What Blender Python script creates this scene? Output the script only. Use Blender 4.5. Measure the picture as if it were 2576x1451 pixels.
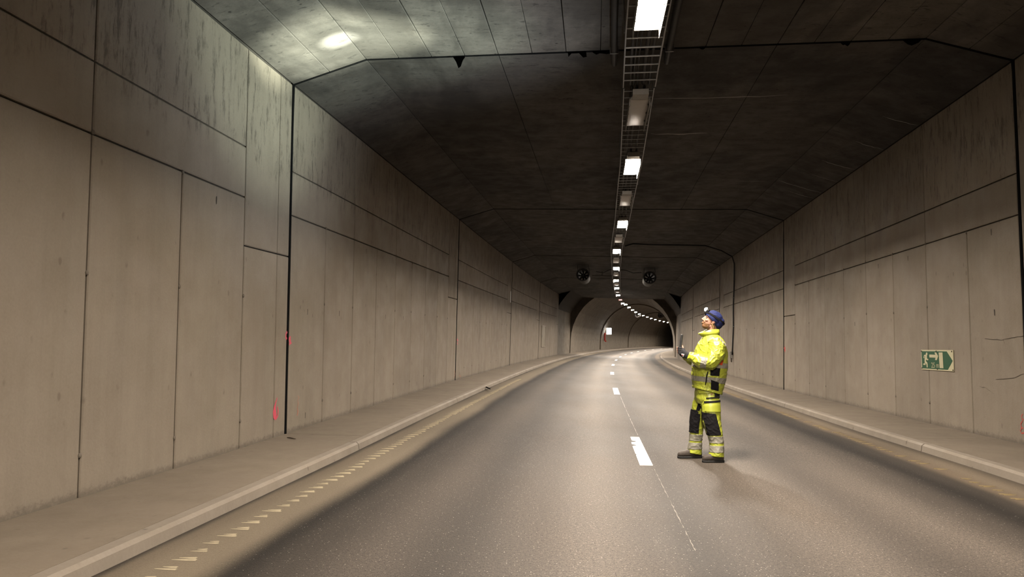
import bpy, bmesh, math, random
import numpy as np
from mathutils import Vector, Matrix, noise
random.seed(7)
for o in list(bpy.data.objects): bpy.data.objects.remove(o)
SC = bpy.context.scene
C = SC.collection

# ------------------------------------------------------------------ camera, world, exposure
FPX, CXP, CYP, CAMH = 1900.0, 1288.0, 725.5, 1.45
TH = math.atan(132.5/FPX)
cam_d = bpy.data.cameras.new('camera'); cam = bpy.data.objects.new('camera', cam_d); C.objects.link(cam)
cam_d.sensor_width = 36; cam_d.lens = FPX/2576*36; cam_d.clip_end = 600
cam.location = (0, 0, CAMH); cam.rotation_euler = (math.pi/2+TH, 0, 0)
SC.camera = cam
W = bpy.data.worlds.new('world'); SC.world = W; W.use_nodes = True
W.node_tree.nodes['Background'].inputs[0].default_value = (0.5, 0.45, 0.4, 1)
W.node_tree.nodes['Background'].inputs[1].default_value = 0.0
VS = SC.view_settings
VS.view_transform = 'Standard'; VS.look = 'None'; VS.gamma = 1.0; VS.use_curve_mapping = False
VS.exposure = 0.72
LAMP_STRENGTH = 700.0
LAMP_COLOR = (1.0, 0.88, 0.75)
HEAD_CORE, HEAD_INNER, HEAD_MID, HEAD_WIDE = 22000.0, 10000.0, 1700.0, 800.0

# ------------------------------------------------------------------ tunnel alignment (metres)
PC = (2.18591278e-06, 3.50518930e-04, 9.79480304e-02, 6.65043082e-01)
def xc(s):
    if s < 0: return PC[3]+PC[2]*s
    return ((PC[0]*s+PC[1])*s+PC[2])*s+PC[3]
def xd(s):
    if s < 0: return PC[2]
    return (3*PC[0]*s+2*PC[1])*s+PC[2]
def lerp(tab, x):
    if x <= tab[0][0]: return tab[0][1]
    for (a, p), (b, q) in zip(tab, tab[1:]):
        if x <= b: return p+(q-p)*(x-a)/(b-a)
    return tab[-1][1]
CANT = [(9, 0), (13, .008), (23, .022), (37, .031), (60, .036)]     # superelevation of the bend
def P(s, off, z):
    c = lerp(CANT, s); m = xd(s); h = math.hypot(1, m); o = off+c*z
    return Vector((xc(s)+o/h, s-o*m/h, z-c*off))
def yaw(s): return -math.atan(xd(s))
def ray(px, py):
    a = (px-CXP)/FPX; b = -(py-CYP)/FPX
    return Vector((a, math.cos(TH)-b*math.sin(TH), math.sin(TH)+b*math.cos(TH)))
def at_z(px, py, z):
    r = ray(px, py); return Vector((0, 0, CAMH))+r*((z-CAMH)/r.z)
def at_y(px, py, y):
    r = ray(px, py); return Vector((0, 0, CAMH))+r*(y/r.y)
def so(p):                                                           # world point -> (s, off)
    s = p[1]
    for _ in range(12):
        m = xd(s); s += ((p[0]-xc(s))*m+(p[1]-s))/(1+m*m)
    m = xd(s); return s, ((p[0]-xc(s))-(p[1]-s)*m)/math.hypot(1, m)

# ------------------------------------------------------------------ object helpers
def tag(o, label=None, cat=None, group=None, kind=None):
    if label: o['label'] = label
    if cat: o['category'] = cat
    if group: o['group'] = group
    if kind: o['kind'] = kind
    return o
def put(name, me, parent=None):
    o = bpy.data.objects.new(name, me); C.objects.link(o)
    if parent is not None:
        o.parent = parent
    return o
def mesh(name, vs, fs, mat, smooth=False, uv=None):
    me = bpy.data.meshes.new(name); me.from_pydata([tuple(v) for v in vs], [], fs)
    if mat: me.materials.append(mat)
    if uv:
        l = me.uv_layers.new(name='UVMap')
        for lp in me.loops: l.data[lp.index].uv = uv[lp.vertex_index]
    if smooth:
        me.polygons.foreach_set('use_smooth', [True]*len(me.polygons))
    me.update(); return me
def wobj(name, vs, fs, mat, parent=None, smooth=False, uv=None):
    """mesh given in world coordinates, linked under a parent that stands somewhere else"""
    o = put(name, mesh(name, vs, fs, mat, smooth, uv), parent)
    if parent is not None: o.matrix_parent_inverse = root_world(parent).inverted()
    return o
def root_world(o):
    m = Matrix.LocRotScale(o.location, o.rotation_euler, o.scale)
    if o.parent is not None: m = root_world(o.parent) @ o.matrix_parent_inverse @ m
    return m
def empty(name, loc, rz=0, label=None, cat=None, group=None):
    o = bpy.data.objects.new(name, None); C.objects.link(o); o.empty_display_size = .1
    o.location = loc; o.rotation_euler = (0, 0, rz)
    return tag(o, label, cat, group)
class MB:
    def __init__(s): s.v = []; s.f = []
    def add(s, vs, fs):
        n = len(s.v); s.v += [Vector(v) for v in vs]; s.f += [tuple(i+n for i in f) for f in fs]
    def box(s, x0, x1, y0, y1, z0, z1):
        s.add([(x0,y0,z0),(x1,y0,z0),(x1,y1,z0),(x0,y1,z0),(x0,y0,z1),(x1,y0,z1),(x1,y1,z1),(x0,y1,z1)],
              [(3,2,1,0),(4,5,6,7),(0,1,5,4),(1,2,6,5),(2,3,7,6),(3,0,4,7)])
    def tube(s, pts, r, n=8, cap=True):
        pts = [Vector(p) for p in pts]; k = len(pts)
        rr = r if isinstance(r, (list, tuple)) else [r]*k
        t0 = (pts[1]-pts[0]).normalized()
        ref = Vector((0, 0, 1)) if abs(t0.z) < .9 else Vector((1, 0, 0))
        vs = []
        for i, p in enumerate(pts):
            t = (pts[min(i+1, k-1)]-pts[max(i-1, 0)]).normalized()
            a = t.cross(ref)
            if a.length < 1e-4: a = t.cross(Vector((0, 1, 0)))
            a.normalize(); b = t.cross(a); ref = -b if False else b.cross(t)*1.0
            ref = b
            for j in range(n):
                w = 2*math.pi*j/n; vs.append(p+a*rr[i]*math.cos(w)+b*rr[i]*math.sin(w))
            ref = a.cross(t)
        fs = [(i*n+j, i*n+(j+1) % n, (i+1)*n+(j+1) % n, (i+1)*n+j) for i in range(k-1) for j in range(n)]
        if cap: fs += [tuple(range(n-1, -1, -1)), tuple((k-1)*n+j for j in range(n))]
        s.add(vs, fs)
    def rings(s, rings, n=24, e=2.0):
        """closed tube through (centre, half axis a, half axis b) rings"""
        vs = []
        for c, a, b in rings:
            for j in range(n):
                w = 2*math.pi*j/n; cw, sw = math.cos(w), math.sin(w)
                cw = math.copysign(abs(cw)**(2/e), cw); sw = math.copysign(abs(sw)**(2/e), sw)
                vs.append(Vector(c)+Vector(a)*cw+Vector(b)*sw)
        k = len(rings)
        fs = [(i*n+j, i*n+(j+1) % n, (i+1)*n+(j+1) % n, (i+1)*n+j) for i in range(k-1) for j in range(n)]
        fs += [tuple(range(n-1, -1, -1)), tuple((k-1)*n+j for j in range(n))]
        s.add(vs, fs)
    def ball(s, c, a, b, d, nu=20, nv=12):
        c, a, b, d = Vector(c), Vector(a), Vector(b), Vector(d)
        vs = [c-d]
        for i in range(1, nv):
            t = math.pi*i/nv
            for j in range(nu):
                w = 2*math.pi*j/nu
                vs.append(c-d*math.cos(t)+(a*math.cos(w)+b*math.sin(w))*math.sin(t))
        vs.append(c+d); L = len(vs)-1
        fs = [(0, 1+(j+1) % nu, 1+j) for j in range(nu)]
        for i in range(nv-2):
            for j in range(nu):
                a0 = 1+i*nu+j; b0 = 1+i*nu+(j+1) % nu
                fs.append((a0, b0, b0+nu, a0+nu))
        fs += [(L, 1+(nv-2)*nu+j, 1+(nv-2)*nu+(j+1) % nu) for j in range(nu)]
        s.add(vs, fs)
    def obj(s, name, mat, parent=None, smooth=False, world=False):
        if world: return wobj(name, s.v, s.f, mat, parent, smooth)
        return put(name, mesh(name, s.v, s.f, mat, smooth), parent)
    def me(s, name, mat, smooth=False): return mesh(name, s.v, s.f, mat, smooth)

# ------------------------------------------------------------------ materials
def srgb(r, g, b):
    f = lambda c: (c/255/12.92) if c/255 <= .04045 else ((c/255+.055)/1.055)**2.4
    return (f(r), f(g), f(b), 1)
ALB = .62                                   # every reflectance is scaled by this, to weaken bounced light
def dim(c): return tuple(x*ALB for x in c[:3])+(1,)
class NT:
    def __init__(s, name):
        s.m = bpy.data.materials.new(name); s.m.use_nodes = True; s.t = s.m.node_tree
        s.b = s.t.nodes['Principled BSDF']; s.b.inputs['Specular IOR Level'].default_value = .3
    def n(s, typ, **kw):
        nd = s.t.nodes.new(typ)
        for k, v in kw.items(): setattr(nd, k, v)
        return nd
    def l(s, a, b): s.t.links.new(a, b)
    def val(s, sock, v):
        if isinstance(v, bpy.types.NodeSocket): s.l(v, sock)
        else: sock.default_value = v
    def noise(s, vec, scale, detail=4, rough=.55, dist=0):
        nd = s.n('ShaderNodeTexNoise'); s.l(vec, nd.inputs['Vector']); nd.inputs['Scale'].default_value = scale
        nd.inputs['Detail'].default_value = detail; nd.inputs['Roughness'].default_value = rough
        nd.inputs['Distortion'].default_value = dist
        return nd.outputs['Fac']
    def scl(s, vec, x, y, z):
        nd = s.n('ShaderNodeVectorMath', operation='MULTIPLY'); s.l(vec, nd.inputs[0]); nd.inputs[1].default_value = (x, y, z)
        return nd.outputs[0]
    def mr(s, v, a, b, c=0, d=1, smooth=True):
        nd = s.n('ShaderNodeMapRange'); s.l(v, nd.inputs[0])
        if smooth: nd.interpolation_type = 'SMOOTHSTEP'
        for i, x in enumerate((a, b, c, d)): nd.inputs[i+1].default_value = x
        return nd.outputs[0]
    def math(s, op, a, b=0):
        nd = s.n('ShaderNodeMath', operation=op); s.val(nd.inputs[0], a); s.val(nd.inputs[1], b); return nd.outputs[0]
    def mix(s, f, a, b):
        nd = s.n('ShaderNodeMix', data_type='RGBA'); s.val(nd.inputs[0], f); s.val(nd.inputs[6], a); s.val(nd.inputs[7], b); return nd.outputs[2]
    def pos(s): return s.n('ShaderNodeNewGeometry').outputs['Position']
    def uv(s):
        u = s.n('ShaderNodeUVMap'); u.uv_map = 'UVMap'; return u.outputs[0]
    def xyz(s, v):
        nd = s.n('ShaderNodeSeparateXYZ'); s.l(v, nd.inputs[0]); return nd.outputs
    def bump(s, h, strength, dist):
        nd = s.n('ShaderNodeBump'); s.l(h, nd.inputs['Height']); nd.inputs['Strength'].default_value = strength; nd.inputs['Distance'].default_value = dist
        s.l(nd.outputs[0], s.b.inputs['Normal'])
    def col(s, v): s.val(s.b.inputs['Base Color'], v)
    def rough(s, v): s.val(s.b.inputs['Roughness'], v)
def plain(name, col, rough=.6, metal=0, spec=.3, var=0.0, scale=20):
    col = dim(col); t = NT(name); t.rough(rough); t.b.inputs['Metallic'].default_value = metal; t.b.inputs['Specular IOR Level'].default_value = spec
    f = t.noise(t.pos(), scale, 3)
    d = tuple(c*(1-var) for c in col[:3])+(1,); u = tuple(min(1, c*(1+var)) for c in col[:3])+(1,)
    t.col(t.mix(f, d, u)); return t.m
def concrete(name, base, dark, uvz=False, streak=.5, spots=.35, ceil=False):
    base, dark = dim(base), dim(dark); t = NT(name); p = t.pos()
    big = t.noise(p, .55, 5, .6); mid = t.noise(p, 2.3, 6, .62); fine = t.noise(p, 45, 3, .6)
    rnd = t.n('ShaderNodeObjectInfo').outputs['Random']
    if ceil: st = t.noise(t.scl(p, .5, 3.2, 1), 1.3, 6, .65)
    else: st = t.noise(t.scl(p, 2.6, 2.6, .16), 1.5, 7, .68)
    f = t.math('ADD', t.math('MULTIPLY', t.mr(big, .3, .72), .4), t.math('MULTIPLY', t.mr(st, .38, .72), streak))
    f = t.math('ADD', f, t.math('MULTIPLY', t.math('SUBTRACT', rnd, .5), .22))
    f = t.math('ADD', f, t.math('MULTIPLY', t.math('SUBTRACT', fine, .5), .5))
    c = t.mix(t.math('MAXIMUM', t.math('MINIMUM', f, 1), 0), base, dark)
    # air holes and stains
    vo = t.n('ShaderNodeTexVoronoi'); t.l(t.scl(p, 1, 1, .55 if not ceil else 1), vo.inputs['Vector']); vo.inputs['Scale'].default_value = 6.5
    hole = t.math('MULTIPLY', t.mr(vo.outputs['Distance'], .08, .17, 1, 0), t.mr(mid, .48, .6))
    c = t.mix(t.math('MULTIPLY', hole, spots), c, tuple(x*.25 for x in dark[:3])+(1,))
    if uvz:
        z = t.xyz(t.uv())[1]; n2 = t.noise(t.scl(p, 7, 7, 9), 2.2, 8, .75)
        # ragged dirt line at the foot of the wall
        e = t.math('ADD', z, t.math('MULTIPLY', t.math('SUBTRACT', n2, .5), .22))
        c = t.mix(t.math('MULTIPLY', t.mr(e, .12, .2, 1, 0), .5), c, tuple(x*.3 for x in dark[:3])+(1,))
        # mould runs on the topmost lift
        st2 = t.noise(t.scl(p, 11, 11, 2.2), 1.0, 9, .8)
        mo = t.math('MULTIPLY', t.mr(st2, .5, .62), t.mr(t.math('ADD', z, t.math('MULTIPLY', mid, .7)), 3.9, 4.35))
        c = t.mix(t.math('MULTIPLY', mo, .6), c, tuple(x*.22 for x in dark[:3])+(1,))
    if ceil:
        wet = t.noise(t.scl(p, 1.0, .45, 1), .5, 6, .6, .3)
        c = t.mix(t.math('MULTIPLY', t.mr(wet, .46, .56), .6), c, tuple(x*.35 for x in dark[:3])+(1,))
        sp = t.noise(t.scl(p, 5, 13, 5), 1.0, 6, .7, .4)
        c = t.mix(t.math('MULTIPLY', t.mr(sp, .57, .66), .75), c, tuple(x*.3 for x in dark[:3])+(1,))
        c = t.mix(t.math('MULTIPLY', t.mr(t.noise(t.scl(p, 9, 9, 9), 1.0, 8, .8), .35, .7), .35), c, tuple(x*.5 for x in dark[:3])+(1,))
    t.col(c); t.rough(t.mr(mid, .3, .7, .7, .95))
    t.bump(t.math('ADD', fine, t.math('MULTIPLY', mid, 2)), .25, .006)
    return t.m
M = {}
M['wall'] = concrete('wall concrete', (.262, .220, .170, 1), (.160, .131, .098, 1), True, .24)
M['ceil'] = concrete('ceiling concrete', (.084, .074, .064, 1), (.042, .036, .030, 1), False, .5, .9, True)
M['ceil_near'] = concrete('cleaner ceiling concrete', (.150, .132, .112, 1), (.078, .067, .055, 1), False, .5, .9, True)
M['joint'] = plain('joint recess', (.04, .033, .026, 1), .95, var=.4)
M['arch'] = concrete('arch lining concrete', (.175, .145, .108, 1), (.095, .076, .055, 1), False, .4, .3)
M['walk'] = concrete('pavement concrete', (.185, .150, .110, 1), (.115, .091, .065, 1), False, .2, .5, False)
M['kerb'] = concrete('kerb concrete', (.225, .19, .15, 1), (.14, .115, .09, 1), False, .2, .5, False)
M['rubber'] = plain('black rubber', (.005, .005, .005, 1), .8, spec=.05, var=.4)
M['cable'] = plain('black cable', (.012, .012, .012, 1), .5, var=.3)
M['steel'] = plain('galvanised steel', (.34, .34, .34, 1), .45, .7, var=.25)
M['darksteel'] = plain('dark painted steel', (.045, .042, .04, 1), .6, .2, var=.3)
M['fan'] = plain('dark fan steel', (.028, .026, .024, 1), .6, .2, var=.35)  # one dark tone for fan casing and inlet ring
M['housing'] = plain('luminaire housing', (.30, .28, .25, 1), .5, .3, var=.2)
M['lens_off'] = plain('frosted cover unlit', (.5, .46, .41, 1), .35, var=.06)
t = NT('lit cover'); t.col((.9, .9, .9, 1)); t.b.inputs['Emission Color'].default_value = LAMP_COLOR+(1,); t.b.inputs['Emission Strength'].default_value = LAMP_STRENGTH; M['lens_on'] = t.m
t = NT('standby light'); t.b.inputs['Emission Color'].default_value = (1, .35, .3, 1); t.b.inputs['Emission Strength'].default_value = 2.2; M['lens_red'] = t.m
M['paint'] = plain('white road paint', (.66, .64, .60, 1), .6, var=.08, scale=9)
M['rumble'] = plain('worn thermoplastic', (.42, .36, .25, 1), .22, spec=.6, var=.25)
M['pink'] = plain('pink spray paint', (.62, .065, .11, 1), .6, var=.1)
M['red'] = plain('red spray paint', (.5, .05, .04, 1), .6, var=.1)
M['redfaint'] = plain('faded red spray paint', (.40, .16, .10, 1), .7, var=.2)
M['lime'] = plain('leached lime', (.34, .32, .29, 1), .8, var=.2)
def road_mat():
    t = NT('asphalt'); uv = t.uv(); o = t.xyz(uv)[0]; p = t.pos()
    warp = t.noise(t.scl(p, .6, .12, 1), 1.2, 4, .6)
    o2 = t.math('ADD', o, t.math('MULTIPLY', t.math('SUBTRACT', warp, .5), .35))
    r = t.n('ShaderNodeValToRGB'); t.l(t.mr(o2, -3.9, 3.9, 0, 1, False), r.inputs[0])
    cr = r.color_ramp; cr.interpolation = 'EASE'
    dust = (.150, .122, .086); dk = (.013, .010, .0075); md = (.056, .0455, .036); lt = (.088, .0725, .058); mm = (.033, .0265, .0205)
    stops = [(-3.72, (.03, .024, .018)), (-3.62, (.12, .096, .068)), (-3.4, dust), (-3.12, dust), (-2.86, dk), (-2.6, mm), (-2.1, md), (-1.65, mm), (-1.1, md), (-.6, lt), (-.2, md),
             (.12, mm), (.5, md), (1.1, lt), (1.6, md), (2.1, lt), (2.5, md), (2.85, dk), (3.1, mm), (3.3, (.13, .098, .066)), (3.5, (.15, .118, .083)), (3.72, (.07, .055, .04))]
    e = cr.elements
    while len(e) < len(stops): e.new(1.0)
    for el, (x, c) in zip(e, stops): el.position = (x+3.9)/7.8; el.color = dim(c)
    agg = t.noise(p, 95, 2, .75); agg2 = t.noise(p, 38, 3, .7); big = t.noise(t.scl(p, 1, .35, 1), .7, 5, .6)
    edge = t.mr(t.math('ABSOLUTE', o), 2.75, 3.1, 1, .25)
    k = t.math('ADD', 1, t.math('MULTIPLY', edge, t.math('MULTIPLY', t.math('SUBTRACT', t.math('ADD', agg, t.math('MULTIPLY', agg2, .6)), .8), 3.4)))
    k = t.math('MULTIPLY', k, t.mr(big, .25, .75, .84, 1.14))
    k = t.math('MAXIMUM', k, .25)
    # bright aggregate grains
    vo = t.n('ShaderNodeTexVoronoi'); t.l(p, vo.inputs['Vector']); vo.inputs['Scale'].default_value = 58
    gr = t.math('MULTIPLY', t.math('MULTIPLY', t.mr(vo.outputs['Distance'], .12, .3, 1, 0), t.mr(t.xyz(vo.outputs['Color'])[0], .86, .9)), edge)
    sc = t.n('ShaderNodeVectorMath', operation='SCALE'); t.l(r.outputs[0], sc.inputs[0]); t.l(k, sc.inputs[3])
    t.col(t.mix(t.math('MULTIPLY', gr, .7), sc.outputs[0], dim((.45, .41, .36))))
    t.rough(t.mr(big, .2, .8, .68, .8)); t.b.inputs['Specular IOR Level'].default_value = .16
    t.bump(t.math('ADD', agg, t.math('MULTIPLY', agg2, .8)), .5, .006)
    return t.m
M['road'] = road_mat()

# ------------------------------------------------------------------ structure: road
def strip(s0, s1, ds, prof):
    """sweep a profile [(off,z)] along the alignment -> verts, faces, uvs (off/run, s)"""
    n = max(1, int(round((s1-s0)/ds))); vs, uv = [], []
    for i in range(n+1):
        s = s0+(s1-s0)*i/n
        for o, z in prof: vs.append(P(s, o, z)); uv.append((o, s))
    k = len(prof)
    fs = [(i*k+j, i*k+j+1, (i+1)*k+j+1, (i+1)*k+j) for i in range(n) for j in range(k-1)]
    return vs, fs, uv
S0, S1, SEND = -22.0, 62.6, 240.0
JOINTS = [-16.0, -2.8, 10.42, 23.35, 36.6, 49.7, 62.6]
offs = [-3.72+7.44*i/24 for i in range(25)]
vs, fs, uv = strip(S0, SEND, 1.0, [(o, 0) for o in offs])
floor = wobj('floor', vs, fs, M['road'], uv=uv); tag(floor, 'worn grey asphalt road with dusty edges', 'road', kind='structure')
# lane dashes
def on_road(poly, z=.004):
    return [P(s, o, z) for s, o in poly]
for k in range(14):
    a = 8.95+12.0*k-.25*(k == 1)
    if k == 0:
        po = [(a, -.075), (a, .075), (a+2.62, .075), (a+2.62, -.055), (a+2.2, -.055), (a+2.16, .0), (a+2.08, .0), (a+2.02, -.07), (a+1.82, -.075), (a+1.75, -.02), (a+1.68, -.02), (a+1.62, -.075), (a+.9, -.075), (a+.86, -.06), (a+.8, -.075)]
        v = on_road(po); f = [tuple(range(len(po)))]
        v += [P(s, o, 0) for s, o in po]; n = len(po)
        f += [(i, i+n, (i+1) % n+n, (i+1) % n) for i in range(n)]
        wobj('lane_dash', v, f, M['paint'], floor)
    else:
        vv = []
        for i in range(5):
            s = a+2.85*i/4
            vv += [P(s, -.08, 0), P(s, -.075, .005), P(s, .075, .005), P(s, .08, 0)]
        wobj('lane_dash', vv, [(i*4+j, i*4+j+1, i*4+j+5, i*4+j+4) for i in range(4) for j in range(3)], M['paint'], floor)
# worn remains of an old line between the dashes
for (a, b, w) in ((7.15, 8.7, .012), (6.0, 7.0, .010), (5.35, 5.9, .012), (11.8, 14.4, .010), (14.6, 20.0, .012)):
    vv = []
    for i in range(13):
        s = a+(b-a)*i/12; q = .07+.003*math.sin(i*2.3); g = w*.6*random.random()
        vv += [P(s, q-g, .003), P(s, q+g, .003)]
    wobj('worn_line', vv, [(2*i, 2*i+1, 2*i+3, 2*i+2) for i in range(12)], plain('worn paint %.1f' % a, (.15, .13, .106, 1), .7), floor)
# rumble strip marks: each a low bar with a worn end
def rumble_mesh(mat, L=.17, wd=.035, h=.007):
    b = MB()
    for q in (0, 1):
        y = q*.045-.02; l0 = -L/2+q*.03; l1 = L/2-.02*q
        xs = [l0+(l1-l0)*i/5 for i in range(6)]; vs = []
        for i, x in enumerate(xs):
            w = wd*.5*(.25+.75*min(1, i/3.0)); vs += [(x, y-w, 0), (x, y, h*(.3+.7*i/5)), (x, y+w, 0)]
        b.add(vs, [(i*3+j, i*3+j+3, i*3+j+4, i*3+j+1) for i in range(5) for j in range(2)]+[(15, 17, 16)])
    return b.me('rumble_mark', mat)
RM = [rumble_mesh(M['rumble'], .15, .026), rumble_mesh(M['rumble'], .12, .02), rumble_mesh(M['rumble'], .17, .03)]
M['rumble2'] = plain('dirty thermoplastic', (.22, .165, .08, 1), .45, var=.3)
RM2 = [rumble_mesh(M['rumble2'], .16, .04, .005), rumble_mesh(M['rumble2'], .11, .03, .005)]
s = 4.2
while s < 27:
    o = put('rumble_mark', random.choice(RM), floor); o.location = P(s, -3.355+random.uniform(-.015, .015), .001)
    o.rotation_euler = (0, lerp(CANT, s), yaw(s)+random.uniform(-.06, .06)); s += .205
s = 7.0
while s < 24:
    if random.random() < .8:
        o = put('rumble_mark', random.choice(RM2), floor); o.location = P(s, 3.3+random.uniform(-.02, .02), .001)
        o.rotation_euler = (0, lerp(CANT, s), yaw(s)+random.uniform(-.1, .1)+math.pi); s += 0
    s += .205

# ------------------------------------------------------------------ structure: pavements with kerb blocks and slabs
KERB = [-19.2, -12.0, -4.8, 2.5, 9.82, 17.1, 24.4, 31.7, 39.0, 46.3, 53.6, 60.9, 68.2, 75.5, 90, 105, 120, 140, 170, 240]
for side, sg in (('left', -1), ('right', 1)):
    prof = [(sg*3.70, -.05), (sg*3.72, -.01), (sg*3.88, .06), (sg*5.35, .06)]
    if sg < 0: prof = prof[::-1]
    v, f, u = strip(S0, SEND, 1.5, prof)
    walk = wobj('sidewalk_'+side, v, f, M['joint'], uv=u); tag(walk, 'raised concrete walkway along the %s wall' % side if False else 'raised concrete walkway at the foot of the wall', 'walkway', kind='structure')
    for a, b in zip(KERB, KERB[1:]):
        if sg > 0: a += .75; b += .75
        if b > SEND: b = SEND
        g = .012
        pr = [(sg*3.72, -.03), (sg*3.735, .075), (sg*3.765, .1), (sg*3.86, .102), (sg*3.862, .05)]
        if sg < 0: pr = pr[::-1]
        n = 4; v, f, u = strip(a+g, b-g, (b-a)/n, pr)
        L = len(pr); f += [tuple(range(L-1, -1, -1)), tuple(len(v)-L+i for i in range(L))]
        wobj('kerb_block', v, f, M['kerb'], walk, uv=u)
        # walkway slab behind the kerb
        pr = [(sg*3.868, .05), (sg*3.872, .1), (sg*4.99, .112), (sg*5.2, .112)]
        if sg < 0: pr = pr[::-1]
        h = .2 if sg < 0 else 0
        v, f, u = strip(a+.6+g*.6, b+.6-g*.6, (b-a)/n, pr)
        L = len(pr); f += [tuple(range(L-1, -1, -1)), tuple(len(v)-L+i for i in range(L))]
        wobj('walkway_slab', v, f, M['walk'], walk, uv=u)

# ------------------------------------------------------------------ structure: walls of cast panels
WO, WTOP, CRO, CRZ = 5.0, 5.22, 3.9, 5.56
def slab(name, parent, mat, s0, s1, q0, q1, frame, gap, cham=.012, depth=.045, ns=1):
    """panel between s0..s1 and q0..q1; frame(s,q,d) gives the point d metres behind the face"""
    s0 += gap; s1 -= gap; q0 += gap; q1 -= gap
    vs, uv = [], []
    def row(a, b, c, e, d):
        for s, q in [(a+(b-a)*i/ns, c) for i in range(ns+1)]+[(b-(b-a)*i/ns, e) for i in range(ns+1)]:
            vs.append(frame(s, q, d)); uv.append((s, q))
    row(s0+cham, s1-cham, q0+cham, q1-cham, 0); row(s0, s1, q0, q1, cham*.7); row(s0, s1, q0, q1, depth)
    m = 2*(ns+1)
    fs = [tuple([i, i+1, m-2-i, m-1-i]) for i in range(ns)]
    for r in (0, 1): fs += [(r*m+i, (r+1)*m+i, (r+1)*m+(i+1) % m, r*m+(i+1) % m) for i in range(m)]
    o = wobj(name, vs, fs, mat, parent, uv=uv)
    return o
def fix_normals(o, inside):
    me = o.data; bm = bmesh.new(); bm.from_mesh(me); bmesh.ops.recalc_face_normals(bm, faces=bm.faces)
    f = max(bm.faces, key=lambda f: f.calc_area())
    if f.normal.dot(inside-f.calc_center_median()) < 0: bmesh.ops.reverse_faces(bm, faces=bm.faces)
    bm.to_mesh(me); bm.free()
walls = {}
for side, sg in (('left', -1), ('right', 1)):
    prof = [(sg*(WO+.04), .0), (sg*(WO+.04), WTOP+.02)]
    if sg > 0: prof = prof[::-1]
    v, f, u = strip(S0, S1, 1.1, prof)
    uv = [(s, z) for (o, s), z in zip(u, [p[1] for p in prof]*(len(u)//2))]
    w = wobj('wall_'+side, v, f, M['joint'], uv=uv); walls[side] = w
    tag(w, 'tall cast concrete wall with panel joints, %s' % ('carrying the pink spray figure' if sg < 0 else 'carrying the green exit sign'), 'wall', kind='structure')
    fr = lambda s, q, d, sg=sg: P(s, sg*(WO+d), q)
    h1, h2 = (3.28, 3.93) if sg < 0 else (3.14, 3.70)
    step = 1.48 if sg < 0 else 1.41
    for a, b in zip(JOINTS, JOINTS[1:]):
        if a > 55: cols = [(a, b)]
        # columns counted from the joint; the last two are narrow closing strips
        c = [a]
        if sg < 0:
            c = [a+step*i for i in range(8)]+[b-1.42, b-.42, b]
            c = [a+(b-1.42-a)*i/8 for i in range(9)]+[b-.42, b]
        else:
            c = [a+(b-1.35-a)*i/8 for i in range(9)]+[b]
        jg = lambda x: .032 if (x == a or x == b) else .009
        ncl = 2 if sg < 0 else 1
        for i in range(8):
            near = b < 40
            slab('wall_panel', w, M['wall'], c[i]+(.03 if i == 0 else 0), c[i+1], .06, h1, fr, .008 if sg > 0 else .010)
            if i % 2 == 0:
                slab('wall_panel', w, M['wall'], c[i]+(.03 if i == 0 else 0), c[i+2], h1, h2, fr, .009)
                slab('wall_panel', w, M['wall'], c[i]+(.03 if i == 0 else 0), c[i+2], h2, WTOP, fr, .009)
        for i in range(8, len(c)-1):
            e = .03 if i == len(c)-2 else 0
            slab('wall_panel', w, M['wall'], c[i], c[i+1]-e, .06, 2.66 if sg < 0 else 2.3, fr, .009)
            slab('wall_panel', w, M['wall'], c[i], c[i+1]-e, 2.66 if sg < 0 else 2.3, WTOP, fr, .009)
    for ch in w.children: fix_normals(ch, P(ch.data.uv_layers[0].data[0].uv[0], 0, 2))

# filled form-tie holes along the panel joints, and short dark tie marks on the faces
b = MB(); b.tube([(-.006, 0, 0), (.004, 0, 0), (.009, 0, 0)], [.024, .022, .012], 8); PLUG = b.me('tie_plug', M['wall'])
b = MB(); b.add([(0, -.008, -.05), (0, .008, -.04), (0, .012, .03), (0, .004, .05), (0, -.01, .04)], [(0, 1, 2, 3, 4)]); MARK = b.me('tie_mark', M['joint'])
for side, sg in (('left', -1), ('right', 1)):
    w = walls[side]
    for a, b_ in zip(JOINTS[1:4], JOINTS[2:5]):
        cw = (b_-(1.42 if sg < 0 else 1.35)-a)/8
        for i in range(1, 9):
            for z in (.45, 2.05, 3.28 if sg < 0 else 3.14):
                if random.random() < .75:
                    o = put('tie_plug', PLUG, w); o.location = P(a+cw*i+random.uniform(-.01, .01), sg*(WO-.002), z+random.uniform(-.03, .03)); o.rotation_euler = (0, 0, yaw(a)+(0 if sg < 0 else math.pi))
                if random.random() < .3:
                    o = put('tie_mark', MARK, w); o.location = P(a+cw*(i-.5), sg*(WO-.003), z-.15+random.uniform(-.03, .03)); o.rotation_euler = (0, 0, yaw(a))

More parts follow.
